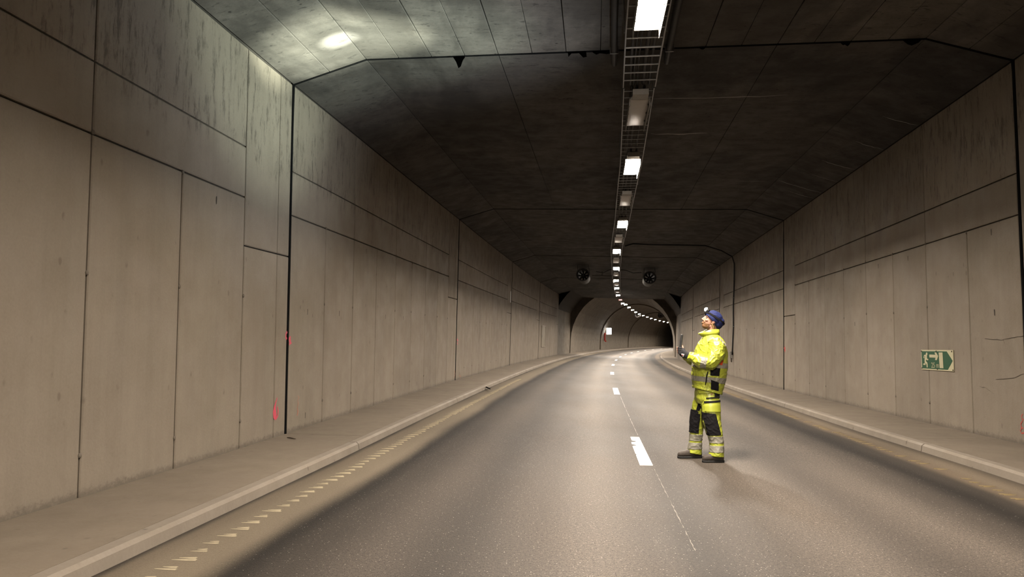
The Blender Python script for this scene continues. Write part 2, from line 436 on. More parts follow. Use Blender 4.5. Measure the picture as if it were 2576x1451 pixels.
# ------------------------------------------------------------------ structure: ceiling
prof = [(-WO-.04, WTOP), (-WO-.02, WTOP+.03), (-CRO-.01, CRZ+.035), (CRO+.01, CRZ+.035), (WO+.02, WTOP+.03), (WO+.04, WTOP)]
v, f, u = strip(S0, S1, 1.1, prof)
ceil = wobj('ceiling', v, f, M['joint'], uv=u); tag(ceil, 'dark concrete ceiling with sloped haunches above both walls', 'ceiling', kind='structure')
def cz(o):
    a = abs(o); return CRZ if a <= CRO else CRZ-(CRZ-WTOP)*(a-CRO)/(WO-CRO)
frc = lambda s, q, d: P(s, q, cz(q)+d)
for ji, (a, b) in enumerate(zip(JOINTS, JOINTS[1:])):
    if b <= 11: flat = [-CRO+2*CRO*i/16 for i in range(17)]; nl = 3; hs = 2; gp = .0045
    elif b < 30: flat = [-CRO+2*CRO*i/4 for i in range(5)]; nl = 1; hs = 1; gp = .005
    else: flat = [-CRO, CRO]; nl = 1; hs = 1; gp = .006
    cols = [-WO+(WO-CRO)*i/hs for i in range(hs+1)]
    strips = list(zip(cols, cols[1:]))+list(zip(flat, flat[1:]))+[(-q, -p) for p, q in list(zip(cols, cols[1:]))[::-1]]
    for i, (q0, q1) in enumerate(strips):
        A, B = a+.02, b-.02
        k = nl if abs(q0+q1) < 2*CRO else 1
        cuts = [A]+[A+(B-A)*(j+(.35 if i % 2 else -.1))/k for j in range(1, k)]+[B]
        for p0, p1 in zip(cuts, cuts[1:]):
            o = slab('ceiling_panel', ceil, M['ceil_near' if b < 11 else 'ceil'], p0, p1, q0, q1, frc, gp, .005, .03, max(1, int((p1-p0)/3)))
            fix_normals(o, P((p0+p1)/2, 0, 1))

# ------------------------------------------------------------------ structure: arched tunnel beyond the box section
def arch_prof(R, n=22):
    cz_ = 1.35; pts = [(-R-.0, .0)]
    for i in range(n+1):
        w = math.pi*(1-i/n); pts.append((R*math.cos(w), cz_+(R*1.02)*math.sin(w)))
    pts.append((R, .0)); return pts
v, f, u = strip(S1+.0, SEND, 2.0, arch_prof(5.75))
far = wobj('wall_far', v, [q[::-1] for q in f], M['joint'], uv=u); tag(far, 'arched concrete tunnel lining beyond the flat-roofed section', 'tunnel lining', kind='structure')
s = 74.0; k = 0
while s < SEND-1:
    e = min(SEND, s+(11.0 if k % 3 else 9.0)); R = (5.05, 5.12, 5.20)[k % 3]
    pr = arch_prof(R); v, f, u = strip(s, e-.05, 2.5, pr)
    n = len(pr); no = len(v)
    # return face at the near end of each ring
    for (o, z), (o2, z2) in zip(pr, arch_prof(5.74)): v.append(P(s, o2, z2)); u.append((o2, s))
    f += [(no+j, no+j+1, j+1, j) for j in range(n-1)]
    o = wobj('arch_ring', v, f, M['arch'], far, smooth=False, uv=u)
    s = e; k += 1
# chamber between the box section and the first ring: flat sides, haunched roof, head wall with the arch opening
for sg in (-1, 1):
    fr = lambda s, q, d, sg=sg: P(s, sg*(5.12+d), q)
    for a, b in ((62.7, 68.3), (68.3, 74.0)):
        o = slab('chamber_panel', far, M['arch'], a, b, .05, 5.3, fr, .01); fix_normals(o, P(a+2, 0, 2))
fr = lambda s, q, d: P(s, q, 5.62-max(0, abs(q)-3.9)*.3+d)
for q0, q1 in ((-5.2, -3.9), (-3.9, 3.9), (3.9, 5.2)):
    o = slab('chamber_panel', far, M['ceil'], 62.7, 74.0, q0, q1, fr, .004); fix_normals(o, P(68, 0, 2))
prA = arch_prof(5.05); v = []
for o_, z_ in prA:
    v += [P(74.0, o_, z_), P(74.0, o_*1.12, z_*1.12+(.3 if z_ > .1 else 0))]
wobj('portal_face', v, [(2*i, 2*i+2, 2*i+3, 2*i+1) for i in range(len(prA)-1)], M['arch'], far)
# closing wall at the far end of the bend, out of view
# ------------------------------------------------------------------ joint seals with torn flaps
def seal(s, label, flaps=(), wid=.034):
    pts = [(-WO+.004, .11), (-WO+.004, WTOP-.003), (-CRO, CRZ-.004), (0, CRZ-.004), (CRO, CRZ-.004), (WO-.004, WTOP-.003), (WO-.004, .11)]
    full = []
    for (a, b), (c, d) in zip(pts, pts[1:]):
        n = 8
        for i in range(n): full.append((a+(c-a)*i/n, b+(d-b)*i/n))
    full.append(pts[-1])
    vs = []
    for i, (o, z) in enumerate(full):
        j = .006*noise.noise(Vector((o*3, z*3, s))); w = wid*(1+.35*noise.noise(Vector((o*2+9, z*2, s))))
        k = .0 if abs(o) > CRO+.05 and z < WTOP-.02 else 0
        # slightly bulging strip, 3 verts across plus backing
        oo = o; inn = Vector((-1 if o > 0 else 1, 0)) if (abs(o) > 4.9 and z < WTOP-.02) else Vector((0, -1))
        vs += [P(s-w+j, o-inn.x*.03, z-inn.y*.03), P(s-w*.6+j, o, z), P(s+j, o+inn.x*.010, z+inn.y*.010), P(s+w*.6+j, o, z), P(s+w+j, o-inn.x*.03, z-inn.y*.03)]
    fs = [(i*5+j, i*5+j+1, (i+1)*5+j+1, (i+1)*5+j) for i in range(len(full)-1) for j in range(4)]
    root = empty('trim_%d' % (1+sum(1 for q in C.objects if q.name.startswith('trim_'))), P(s, -WO, .11), 0, label, 'joint seal'); tag(root, kind='structure')
    wobj('seal_strip', vs, fs, M['rubber'], root)
    for (o, w, h, k) in flaps:
        n = 5; vs = []
        for i in range(n+1):
            t_ = i/n; x = o-w/2+w*t_
            dep = h*max(.12, math.sin(math.pi*t_)**.7*(.6+.6*random.random())) if k else h*(.2+random.random())
            sl = .25*dep
            vs += [P(s-.02, x, CRZ-.006), P(s-.02-sl, x+.1*dep, CRZ-.006-dep), P(s-.012, x, CRZ-.006), P(s-.012-sl, x+.1*dep, CRZ-.006-dep)]
        fs = []
        for i in range(n):
            a = i*4; b = a+4; fs += [(a, b, b+1, a+1), (a+2, a+3, b+3, b+2), (a+1, b+1, b+3, a+3)]
        wobj('torn_flap', vs, fs, M['rubber'], root)
seal(10.42, 'black rubber joint seal with torn flaps hanging from the ceiling',
     ((-2.52, .17, .17, 1), (-.82, .26, .09, 0), (-.48, .24, .05, 0), (.93, .1, .05, 1), (2.85, .14, .07, 1), (3.72, .24, .10, 1)), .036)
seal(23.35, 'black joint seal over the walls and ceiling beside two red spray dots', (), .028)
seal(36.6, 'black joint seal crossing the ceiling above the jet fans', (), .035)
seal(49.7, 'black joint seal beside the narrow hatch in the wall', (), .04)
# pale lime lines leaching from the cracks in the haunch and ceiling
def lime(s, o0, o1, w=.012, bend=.05):
    vs = []; n = 10
    for i in range(n+1):
        t_ = i/n; o = o0+(o1-o0)*t_; ww = w*(.35+math.sin(math.pi*t_))*(.6+.8*random.random()); s_ = s+bend*math.sin(3*t_)+.02*random.uniform(-1, 1)
        vs += [P(s_-ww, o, cz(o)-.003), P(s_+ww, o, cz(o)-.003)]
    wobj('lime_streak', vs, [(2*i, 2*i+1, 2*i+3, 2*i+2) for i in range(n)], M['lime'], ceil)
for q in ((13.4, 4.4, 4.97, .008), (15.0, 4.45, 4.97, .008), (16.7, 4.3, 4.97, .010), (17.9, 4.4, 4.97, .006), (19.2, 3.95, 4.97, .014), (19.9, 4.3, 4.97, .010), (19.3, 2.9, 3.9, .006), (12.6, .4, 2.6, .012), (14.8, .5, 1.6, .02)): lime(*q)
lime(33.0, -3.6, 3.6, .012, .1)

# ------------------------------------------------------------------ cable ladder
LAMPZ = 5.05
LTAB_PX = [(1642, 60), (1588, 420), (1565, 564), (1551, 632), (1550, 675), (1550, 705.5), (1552, 724.7), (1555, 742.3), (1561, 754), (1567, 763), (1574.5, 765.5), (1583, 772.3), (1592, 779),
           (1600, 784.4), (1609, 789), (1619, 793), (1629, 796.5), (1639, 800), (1649.5, 803), (1660.5, 805.8), (1670.6, 808), (1681, 810.2)]
LOFF = []
for px, py in LTAB_PX:
    p = at_z(px, py, LAMPZ); q = so(p); LOFF.append((q[0], q[1]-lerp(CANT, q[0])*LAMPZ))
LOFF[0] = (LOFF[0][0], LOFF[0][1])
def lo(s): return lerp([(2.0, -.12), (7.5, .02)]+LOFF[1:], s)
def ladder(s0, s1, z, wid, label, rail, rung_r, ds, cables):
    root = empty('cable_ladder', P((s0+s1)/2, lo((s0+s1)/2), z), 0, label, 'cable ladder')
    n = int((s1-s0)/1.0)+1
    for sd in (-1, 1):
        b = MB(); vs = []
        for i in range(n+1):
            s = s0+(s1-s0)*i/n; o = lo(s)+sd*wid/2
            vs += [P(s, o-.008, z-rail/2), P(s, o+.008, z-rail/2), P(s, o+.008, z+rail/2), P(s, o-.008, z+rail/2)]
        fs = [(i*4+j, i*4+(j+1) % 4, i*4+4+(j+1) % 4, i*4+4+j) for i in range(n) for j in range(4)]+[(3, 2, 1, 0), tuple(n*4+j for j in range(4))]
        wobj('side_rail', vs, fs, M['steel'], root)
    b = MB(); b.tube([(-wid/2, 0, 0), (wid/2, 0, 0)], rung_r, 6); rm = b.me('rung', M['steel'])
    s = s0+.1; k = 0
    while s < s1 and k < 298:
        o = put('rung', rm, root); o.matrix_parent_inverse = root_world(root).inverted(); o.location = P(s, lo(s), z-rail*.2); o.rotation_euler = (0, 0, yaw(s)); s += ds; k += 1
    # hangers to the ceiling
    s = s0+.8
    while s < s1:
        for sd in (-1, 1):
            b = MB(); o = lo(s)+sd*(wid/2+.02); b.tube([P(s, o, z-rail/2), P(s, o, CRZ)], .007, 6); b.obj('hanger', M['steel'], root, world=True)
        s += 3.0
    for (o, r, dz) in cables:
        b = MB(); b.tube([P(s0+(s1-s0)*i/n, lo(s0+(s1-s0)*i/n)+o+.01*math.sin(i*1.7), z+rail*.1+r+dz) for i in range(n+1)], r, 6)
        b.obj('cable', M['cable'] if r < .02 else M['darksteel'], root, smooth=True, world=True)
ladder(-4, 10.78, 5.16, .46, 'galvanised cable ladder with bare rungs in front of the ceiling joint', .05, .011, .3, ((-.13, .02, 0), (-.08, .015, 0), (-.03, .012, 0), (.06, .03, 0), (.14, .02, 0)))
ladder(10.9, 60.5, 5.165, .44, 'long galvanised cable ladder running on above the row of lamps', .035, .006, .3, ((-.1, .02, 0), (-.03, .025, 0), (.08, .02, 0)))
# conduits on the ceiling beside the ladder
for (o, nm, lb) in ((-.36, 'conduit', 'dark ceiling conduit along the cable ladder, on the flap side'), (.40, 'conduit', 'dark ceiling conduit along the cable ladder, on the exit sign side')):
    root = empty(nm, P(5, o, CRZ), 0, lb, 'conduit', None)
    b = MB(); b.tube([P(s, lo(s)+o, CRZ-.05) for s in [-4+i*.74 for i in range(21)]], .045, 10); b.obj('pipe', M['darksteel'], root, smooth=True, world=True)
    for s in (2.5, 5.5, 8.4, 10.3):
        b = MB(); p = P(s, lo(s)+o, CRZ); q = P(s, lo(s)+o, CRZ-.11)
        b.tube([P(s-.02, lo(s)+o-.055, CRZ), P(s-.02, lo(s)+o-.055, CRZ-.1), P(s-.02, lo(s)+o+.055, CRZ-.1), P(s-.02, lo(s)+o+.055, CRZ)], .008, 6); b.obj('clamp', M['steel'], root, world=True)

# ------------------------------------------------------------------ luminaires
def lum_meshes():
    L, Wd = 1.36, .27
    b = MB()   # housing: sloped tray plus added side skirts that cut light off the upper walls
    x, y, sk = Wd/2+.012, L/2+.02, .10
    b.add([(-x, -y, 0), (x, -y, 0), (x, y, 0), (-x, y, 0), (-x*.7, -y, .07), (x*.7, -y, .07), (x*.7, y, .07), (-x*.7, y, .07)],
          [(4, 5, 6, 7), (0, 1, 5, 4), (1, 2, 6, 5), (2, 3, 7, 6), (3, 0, 4, 7), (3, 2, 1, 0)])
    for sd in (-1, 1): b.box(sd*(x+.004)-.003, sd*(x+.004)+.003, -y, y, -sk, .02)
    hs = b.me('housing', M['housing'])
    def lens(mat):
        b = MB(); n = 8; vs = []; ys = [-L/2, -L/2+.04, L/2-.04, L/2]; hh = [.0, .012, .012, .0]
        for yy, h in zip(ys, hh):
            for i in range(n+1):
                w = i/n; xx = -Wd/2+Wd*w; vs.append((xx, yy, -.002-h*(1-abs(2*w-1)**3)))
        b.add(vs, [(r*(n+1)+i, (r+1)*(n+1)+i, (r+1)*(n+1)+i+1, r*(n+1)+i+1) for r in range(3) for i in range(n)])
        return b.me('lens', mat, True)
    b = MB(); b.box(-.012, .012, -.018, .018, -.022, .03); cl = b.me('clip', M['darksteel'])
    b = MB(); b.box(-.115, .115, -.12, .12, -.012, .07); gear = b.me('gear_box', M['housing'])
    b = MB(); b.tube([(0, 0, .07), (0, 0, .083)], .012, 6); br = b.me('bracket', M['steel'])
    return hs, lens(M['lens_on']), lens(M['lens_off']), lens(M['lens_red']), cl, gear, br, L, Wd
HS, L_ON, L_OFF, L_RED, CL, GEAR, BR, LL, LW = lum_meshes()
def luminaire(s, state):
    if state == 'red': lab, grp = 'failed tunnel lamp glowing faint red where the arched tunnel begins', None
    elif state == 'off':
        lab, grp = ('unlit frosted lamp just past the torn ceiling joint, where the bare ladder ends', None) if s < 14 else ('unlit pale frosted lamp halfway between two lit lamps under the flat ceiling', 'unlit lamps along the ceiling')
    elif 5 < s < 10: lab, grp = 'lit lamp hung under the bare-rung cable ladder, before the torn ceiling joint', None
    elif s < 5: lab, grp = 'lit lamp hung under the bare-rung ladder, well before the first ceiling joint', 'lit lamps before the first ceiling joint'
    elif s < 64: lab, grp = 'lit white lamp in the row under the flat ceiling, past the torn joint', 'lit lamps along the flat ceiling'
    else: lab, grp = 'lit white lamp in the curving row inside the arched tunnel', 'lit lamps in the arched tunnel'
    root = empty('tunnel_lamp', P(s, lo(s), LAMPZ), yaw(s), lab, 'ceiling lamp', grp)
    put('housing', HS, root); put('lens', {'on': L_ON, 'off': L_OFF, 'red': L_RED}[state], root)
    if s < 45:
        for sd in (-1, 1):
            for y in (-.45, -.02, .4):
                c = put('clip', CL, root); c.location = (sd*(LW/2+.008), y, 0)
        g = put('gear_box', GEAR, root); g.location = (0, -LL/2-.16, .0)
    for y in (-.5, .5):
        c = put('bracket', BR, root); c.location = (0, y, 0)
for s in (-11.4, -5.0, 1.4, 7.85): luminaire(s, 'on')
for i, (s, o) in enumerate(LOFF[1:]):
    luminaire(s, 'red' if i == 7 else 'on')
for s in (11.75, 19.25, 26.8, 34.0, 41.0, 48.2, 55.4): luminaire(s, 'off')
s = LOFF[-1][0]+6.5
while s < 165: luminaire(s, 'on'); s += 6.5

# ------------------------------------------------------------------ points on the walls from pixels
def wall_pt(px, py, sg, off=WO):
    r = ray(px, py); lo_, hi = .5, 140.0
    g = lambda t_: sg*so(Vector((0, 0, CAMH))+r*t_)[1]
    tg = lambda t_: g(t_)-off+(sg*lerp(CANT, r.y*t_)*(CAMH+r.z*t_))*-1
    t_ = lo_
    while tg(t_) < 0 and t_ < hi: t_ += .25
    a, b = t_-.25, t_
    for _ in range(30):
        m = (a+b)/2
        if tg(m) < 0: a = m
        else: b = m
    p = Vector((0, 0, CAMH))+r*b; s = so(p)[0]
    return s, p.z+lerp(CANT, s)*sg*off           # (s, z in the section frame)
def spray(px_pts, sg, w, mat):
    pts = [wall_pt(x, y, sg) for x, y in px_pts]; ws = w if isinstance(w, list) else [w]*len(pts)
    vs = []
    for i, (s, z) in enumerate(pts):
        a = pts[max(0, i-1)]; b = pts[min(len(pts)-1, i+1)]; d = Vector((b[0]-a[0], b[1]-a[1]))
        d = d.normalized() if d.length > 1e-6 else Vector((0, 1)); n = Vector((-d.y, d.x))*ws[i]/2
        vs += [P(s+n.x, sg*(WO-.004), z+n.y), P(s-n.x, sg*(WO-.004), z-n.y)]
    wobj('spray_mark', vs, [(2*i, 2*i+1, 2*i+3, 2*i+2) for i in range(len(pts)-1)], mat, walls['left' if sg < 0 else 'right'])
spray([(697, 1000), (694, 1010), (691, 1022), (690, 1034), (691, 1046), (693, 1054)], -1, [.018, .025, .05, .10, .11, .05], M['pink'])
spray([(697, 1022), (699, 1034), (698, 1046), (693, 1055)], -1, [.02, .03, .03, .03], M['pink'])
spray([(722, 834), (719, 840), (719, 848), (721, 853)], -1, .035, M['pink'])
spray([(731, 847), (727, 852), (728, 858), (732, 862), (727, 866)], -1, [.03, .06, .05, .06, .03], M['pink'])
spray([(727, 850), (731, 858)], -1, .04, M['pink'])
spray([(749, 995), (752, 1000), (748, 1006), (750, 1015), (747, 1025), (749, 1035), (747, 1045)], -1, [.012, .02, .012, .02, .015, .03, .03], M['redfaint'])
spray([(1149.5, 853), (1152, 857), (1150, 862), (1152, 866)], -1, [.06, .09, .06, .03], M['pink'])
spray([(1144, 932), (1145, 941), (1143.5, 950)], -1, .03, M['redfaint'])
spray([(1156, 943), (1159, 948), (1157, 953)], -1, .035, M['redfaint'])
spray([(1975, 872), (1972, 875), (1976, 877)], 1, .05, M['red']); spray([(1973, 879), (1976, 882), (1974, 884)], 1, .06, M['red'])
spray([(2574, 1041), (2570, 1046), (2572, 1054), (2576, 1056)], 1, .012, M['red'])
spray([(2573, 1058), (2568, 1066), (2570, 1074), (2575, 1078)], 1, .014, M['red'])
spray([(2571, 1076), (2567, 1083), (2571, 1090), (2578, 1088)], 1, .014, M['red'])
# cracks in the wall beside the sign
M['crack'] = plain('crack shadow line', (.085, .066, .048, 1), .95)
def crack(px_pts, sg, w):
    q = []
    for (a, b), (c, d) in zip(px_pts, px_pts[1:]):
        for i in range(4): q.append((a+(c-a)*i/4, b+(d-b)*i/4+random.uniform(-1.2, 1.2)))
    q.append(px_pts[-1]); n0 = len(walls['right'].children)
    spray(q, sg, [w*(.4+random.random()) for _ in q], M['crack'])
crack([(2478, 852), (2520, 855), (2545, 850), (2576, 844)], 1, .008); crack([(2524, 855), (2528, 864)], 1, .005)
crack([(2505, 954), (2545, 952), (2576, 940)], 1, .006); crack([(2465, 972), (2480, 975), (2500, 990)], 1, .004)

# ------------------------------------------------------------------ emergency exit sign
M['sgreen'] = plain('sign green', (.008, .075, .030, 1), .4, var=.12)
M['scream'] = plain('afterglow cream', (.52, .48, .31, 1), .45, var=.06)
M['screw'] = plain('rusty screw', (.07, .05, .035, 1), .6, .5)
sa, za = wall_pt(2320, 929, 1); sb, zb = wall_pt(2401, 934, 1)
SW = sa-sb; SH = .335; SZ = za
def sg_map(x, y):          # crop pixel of the sign -> (a, b) on the board
    top = 492+(x-485)*.010; bot = 1078+(x-485)*.066
    w = (x-485)/965; w = w*(1+.10*(1-w))          # undo the slant of the view
    return w*SW, (bot-y)/(bot-top)*SH
def sp(a, b, d): return P(sa-a, WO-.012-d, SZ+b)
sign = empty('exit_sign', sp(SW/2, 0, 0), 0, 'green and cream emergency exit sign reading 25 m on the panelled wall', 'exit sign')
v = [sp(0, 0, -.008), sp(SW, 0, -.008), sp(SW, SH, -.008), sp(0, SH, -.008), sp(0, 0, 0), sp(SW, 0, 0), sp(SW, SH, 0), sp(0, SH, 0)]
wobj('board', v, [(0, 1, 2, 3), (4, 5, 6, 7), (0, 1, 5, 4), (1, 2, 6, 5), (2, 3, 7, 6), (3, 0, 4, 7)], M['scream'], sign)
def flat(name, pts, d, mat):
    ab = [sg_map(x, y) for x, y in pts]; n = len(ab)
    vs = [sp(a, b, d) for a, b in ab]+[sp(a, b, d-.002) for a, b in ab]
    bm = bmesh.new(); bv = [bm.verts.new(q) for q in vs]
    f = bm.faces.new(bv[:n]); bmesh.ops.triangulate(bm, faces=[f])
    for i in range(n): bm.faces.new((bv[i], bv[(i+1) % n], bv[n+(i+1) % n], bv[n+i]))
    me = bpy.data.meshes.new(name); bm.to_mesh(me); bm.free(); me.materials.append(mat)
    o = put(name, me, sign); o.matrix_parent_inverse = root_world(sign).inverted(); return o
flat('green_field', [(503, 533), (1255, 540), (1430, 825), (1275, 1090), (508, 1042)], .0025, M['sgreen'])
flat('arrow', [(733, 632), (920, 640), (897, 572), (945, 570), (1003, 680), (958, 800), (905, 796), (925, 728), (740, 720)], .005, M['scream'])
flat('door_bar', [(1022, 572), (1136, 572), (1150, 1042), (1040, 1038)], .005, M['scream'])
flat('runner', [(640, 590), (652, 570), (672, 575), (684, 605), (680, 645), (662, 668), (668, 690), (665, 735), (678, 762), (704, 765), (704, 795), (690, 808), (645, 795), (636, 770), (630, 830),
                (668, 870), (680, 925), (676, 1018), (652, 1016), (648, 930), (620, 880), (617, 945), (548, 940), (548, 905), (594, 895), (592, 790), (606, 690), (590, 672), (585, 740), (562, 738), (568, 690), (585, 640), (628, 642)], .005, M['scream'])
fc = bpy.data.curves.new('lettering', 'FONT'); fc.body = '25 m'; fc.size = 1.0; fo = bpy.data.objects.new('lettering_tmp', fc); C.objects.link(fo)
dg = bpy.context.evaluated_depsgraph_get(); tm = bpy.data.meshes.new_from_object(fo.evaluated_get(dg)); bpy.data.objects.remove(fo)
xs = [q.co.x for q in tm.vertices]; ys = [q.co.y for q in tm.vertices]
for q in tm.vertices:
    u_, w_ = (q.co.x-min(xs))/(max(xs)-min(xs)), (q.co.y-min(ys))/(max(ys)-min(ys))
    a, b = sg_map(790+225*u_, 1028-158*w_); q.co = sp(a, b, .005)
tm.materials.clear(); tm.materials.append(M['scream'])
o = put('lettering', tm, sign); o.matrix_parent_inverse = root_world(sign).inverted()
for x, y in ((500, 533), (940, 535), (1410, 545), (505, 1035), (962, 1070), (1432, 1102)):
    a, b = sg_map(x, y); m_ = MB(); c0 = sp(a, b, .0); nrm = (sp(a, b, .01)-c0)
    m_.tube([c0, c0+nrm*.55, c0+nrm*.8], [.013, .013, .006], 8); m_.obj('screw', M['screw'], sign, world=True)

# ------------------------------------------------------------------ cables, hose, twig, boxes
root = empty('power_cable', P(31.7, WO, .95), 0, 'black cable dropping down the wall from the ceiling to a small box', 'cable')
pth = [P(31.5, .42, CRZ-.13), P(31.5, .75, CRZ-.03), P(31.6, 1.6, CRZ-.05), P(31.7, 2.8, CRZ-.04), P(31.8, 3.75, CRZ-.04), P(31.9, 4.4, CRZ-.22), P(32.0, 4.86, WTOP-.12), P(32.05, 4.955, WTOP-.4),
       P(32.1, 4.965, 4.0), P(32.25, 4.96, 3.0), P(32.2, 4.965, 2.2), P(32.3, 4.96, 1.5), P(32.35, 4.95, 1.02)]
b = MB(); b.tube(pth, .03, 8); b.obj('sheath', M['cable'], root, True, True)
for z in (4.6, 3.4, 2.2):
    b = MB(); b.box(-.02, .02, -.05, .05, -.012, .012); k = b.obj('clip', M['steel'], root); k.matrix_parent_inverse = root_world(root).inverted(); k.location = P(32.18, 4.975, z); k.rotation_euler = (0, 0, yaw(32))
root = empty('junction_box', P(32.5, WO, .72), yaw(32.5), 'small grey junction box at the lower end of the hanging cable', 'junction box')
b = MB(); b.box(-.12, -.0, -.07, .07, .16, .44); b.obj('body', M['housing'], root)
b = MB(); b.box(-.13, -.12, -.055, .055, .18, .42); b.obj('lid', M['steel'], root)
b = MB(); b.tube([(-.06, 0, .17), (-.06, 0, .06), (-.05, .03, .0)], .022, 8); b.obj('gland', M['screw'], root, True)
hz = [at_z(1150, 967.5, .13), at_z(1168, 968, .128), at_z(1190, 968.7, .128), at_z(1208, 970.5, .126), at_z(1222, 974, .12), at_z(1233, 979, .118)]
b = MB(); b.tube([p+Vector((0, 0, .012)) for p in hz], [.02, .02, .02, .02, .018, .014], 8); b.add([], [])
o = b.obj('rubber_hose', M['rubber'], None, True); tag(o, 'black rubber strip lying across the walkway from the wall joint to the kerb', 'rubber strip')
hz = [at_z(722, 1101, .13), at_z(730, 1101.5, .127), at_z(740, 1104, .125), at_z(744, 1104.5, .126)]
b = MB(); b.tube([p+Vector((0, 0, .004)) for p in hz], [.006, .008, .006, .003], 6)
o = b.obj('twig', M['screw'], None, True); tag(o, 'thin dark twig on the walkway under the wall joint with pink paint', 'twig')
# hatch in the wall
s0, z1 = wall_pt(1363, 818, -1); s1, z0 = wall_pt(1370.5, 872, -1)
root = empty('wall_hatch', P((s0+s1)/2, -WO, z0), 0, 'narrow brownish hatch set in the panelled wall near the dark end of the straight section', 'hatch')
M['hatch'] = plain('hatch paint', (.22, .185, .13, 1), .6, var=.15); M['hatchf'] = plain('hatch frame paint', (.30, .26, .2, 1), .6, var=.15)
def wbox(name, a, b_, c, d, d0, d1, mat, root, sg=-1):
    q = [P(s, sg*(WO-dd), z) for dd in (d0, d1) for s, z in ((a, c), (b_, c), (b_, d), (a, d))]
    return wobj(name, q, [(3, 2, 1, 0), (4, 5, 6, 7), (0, 1, 5, 4), (1, 2, 6, 5), (2, 3, 7, 6), (3, 0, 4, 7)], mat, root)
wbox('door', s0+.05, s1-.05, z0+.05, z1-.05, .001, .02, M['hatch'], root)
for q in ((s0, s1, z0, z0+.05), (s0, s1, z1-.05, z1), (s0, s0+.05, z0+.05, z1-.05), (s1-.05, s1, z0+.05, z1-.05)): wbox('frame', *q, .001, .04, M['hatchf'], root)
wbox('handle', s0+.15, s0+.2, (z0+z1)/2-.1, (z0+z1)/2+.1, .02, .05, M['steel'], root)
M['whitep'] = plain('white plastic', (.75, .75, .75, 1), .5)
s0, z1 = wall_pt(1284, 732, -1); 
o = wbox('marker_plate', s0, s0+.14, z1-.55, z1, .003, .02, M['whitep'], None); tag(o, 'small white marker plate high on the wall joint', 'plate')

# ------------------------------------------------------------------ jet fans
def fan_meshes():
    R, L = .33, 2.6
    def lathe(pr, n=28):
        b = MB(); vs = [(r*math.cos(2*math.pi*j/n), y, r*math.sin(2*math.pi*j/n)) for r, y in pr for j in range(n)]
        b.add(vs, [(i*n+j, i*n+(j+1) % n, (i+1)*n+(j+1) % n, (i+1)*n+j) for i in range(len(pr)-1) for j in range(n)]); return b
    out = []
    out.append(('casing', lathe([(R*.86, .12), (R*.86, L-.12), (R*.98, L-.02), (R, L-.05), (R, .05), (R*.98, .02), (R*.86, .12)]).me('casing', M['fan'], True), (0, 0, 0)))
    out.append(('inlet_ring', lathe([(R*.9, .03), (R*.97, -.03), (R*1.07, -.045), (R*1.09, 0), (R*1.02, .05)]).me('inlet_ring', M['fan'], True), (0, 0, 0)))
    b = lathe([(.001, .42), (.07, .45), (.12, .55), (.12, 1.6), (.001, 1.62)], 16); out.append(('hub', b.me('hub', M['darksteel'], True), (0, 0, 0)))
    b = MB()
    b.add([(-.03, .66, .11), (.03, .74, .11), (.06, .72, .27), (-.06, .64, .27)], [(0, 1, 2, 3)])
    bl = b.me('blade', M['darksteel'])
    b = MB()
    for sd in (-1, 1): b.tube([(sd*.29, .02, .12), (sd*.29, .02, .555)], .014, 6)
    return out, bl, b.me('hanger', M['darksteel'])
FM, FB, FH = fan_meshes()
def fan(s, o, z, label, grp=None):
    root = empty('jet_fan', P(s, o, z), yaw(s), label, 'jet fan', grp)
    for nm, me, loc in FM: put(nm, me, root)
    for k in range(8):
        q = put('blade', FB, root); q.rotation_euler = (0, math.tau*k/8, 0)
    for y in (.4, 2.1):
        q = put('hanger', FH, root); q.location = (0, y, 0)
for px, py, lb in ((1466, 693, 'round dark jet fan under the ceiling on the hatch side of the lamps'), (1635, 695, 'round dark jet fan under the ceiling on the exit sign side of the lamps')):
    p = at_z(px, py, 4.99); q = so(p); fan(q[0], q[1]-lerp(CANT, q[0])*4.99, 4.99, lb)
for px, py in ((1599, 791), (1658, 791)):
    p = at_z(px, py, 4.99); q = so(p); fan(q[0], q[1], 4.99, 'distant jet fan hanging in the arched tunnel', 'jet fans in the arched tunnel')
# bar and loose cable between the near fans
root = empty('support_bar', P(44, -1.0, 5.3), 0, 'thin steel bar under the ceiling next to the jet fan and lamps', 'steel bar')
b = MB(); b.tube([P(44.5, -1.35, 5.3), P(44.5, .05, 5.3)], .02, 6); b.obj('bar', M['darksteel'], root, world=True)
b = MB(); b.tube([P(44.5, -.75, 5.3), P(44.5, -.75, CRZ)], .02, 6); b.obj('drop_rod', M['darksteel'], root, world=True)
b = MB(); b.tube([P(40.9, -1.0, 5.2), P(40.9, -.6, 5.14), P(40.9, -.3, 5.3), P(40.9, 0.0, 5.35), P(40.9, .6, 5.3), P(40.9, 1.0, 5.16), P(40.9, 1.45, 5.2)], .022, 6)
o = b.obj('fan_cable', M['cable'], None, True); tag(o, 'sagging black cable joining the two jet fans', 'cable')

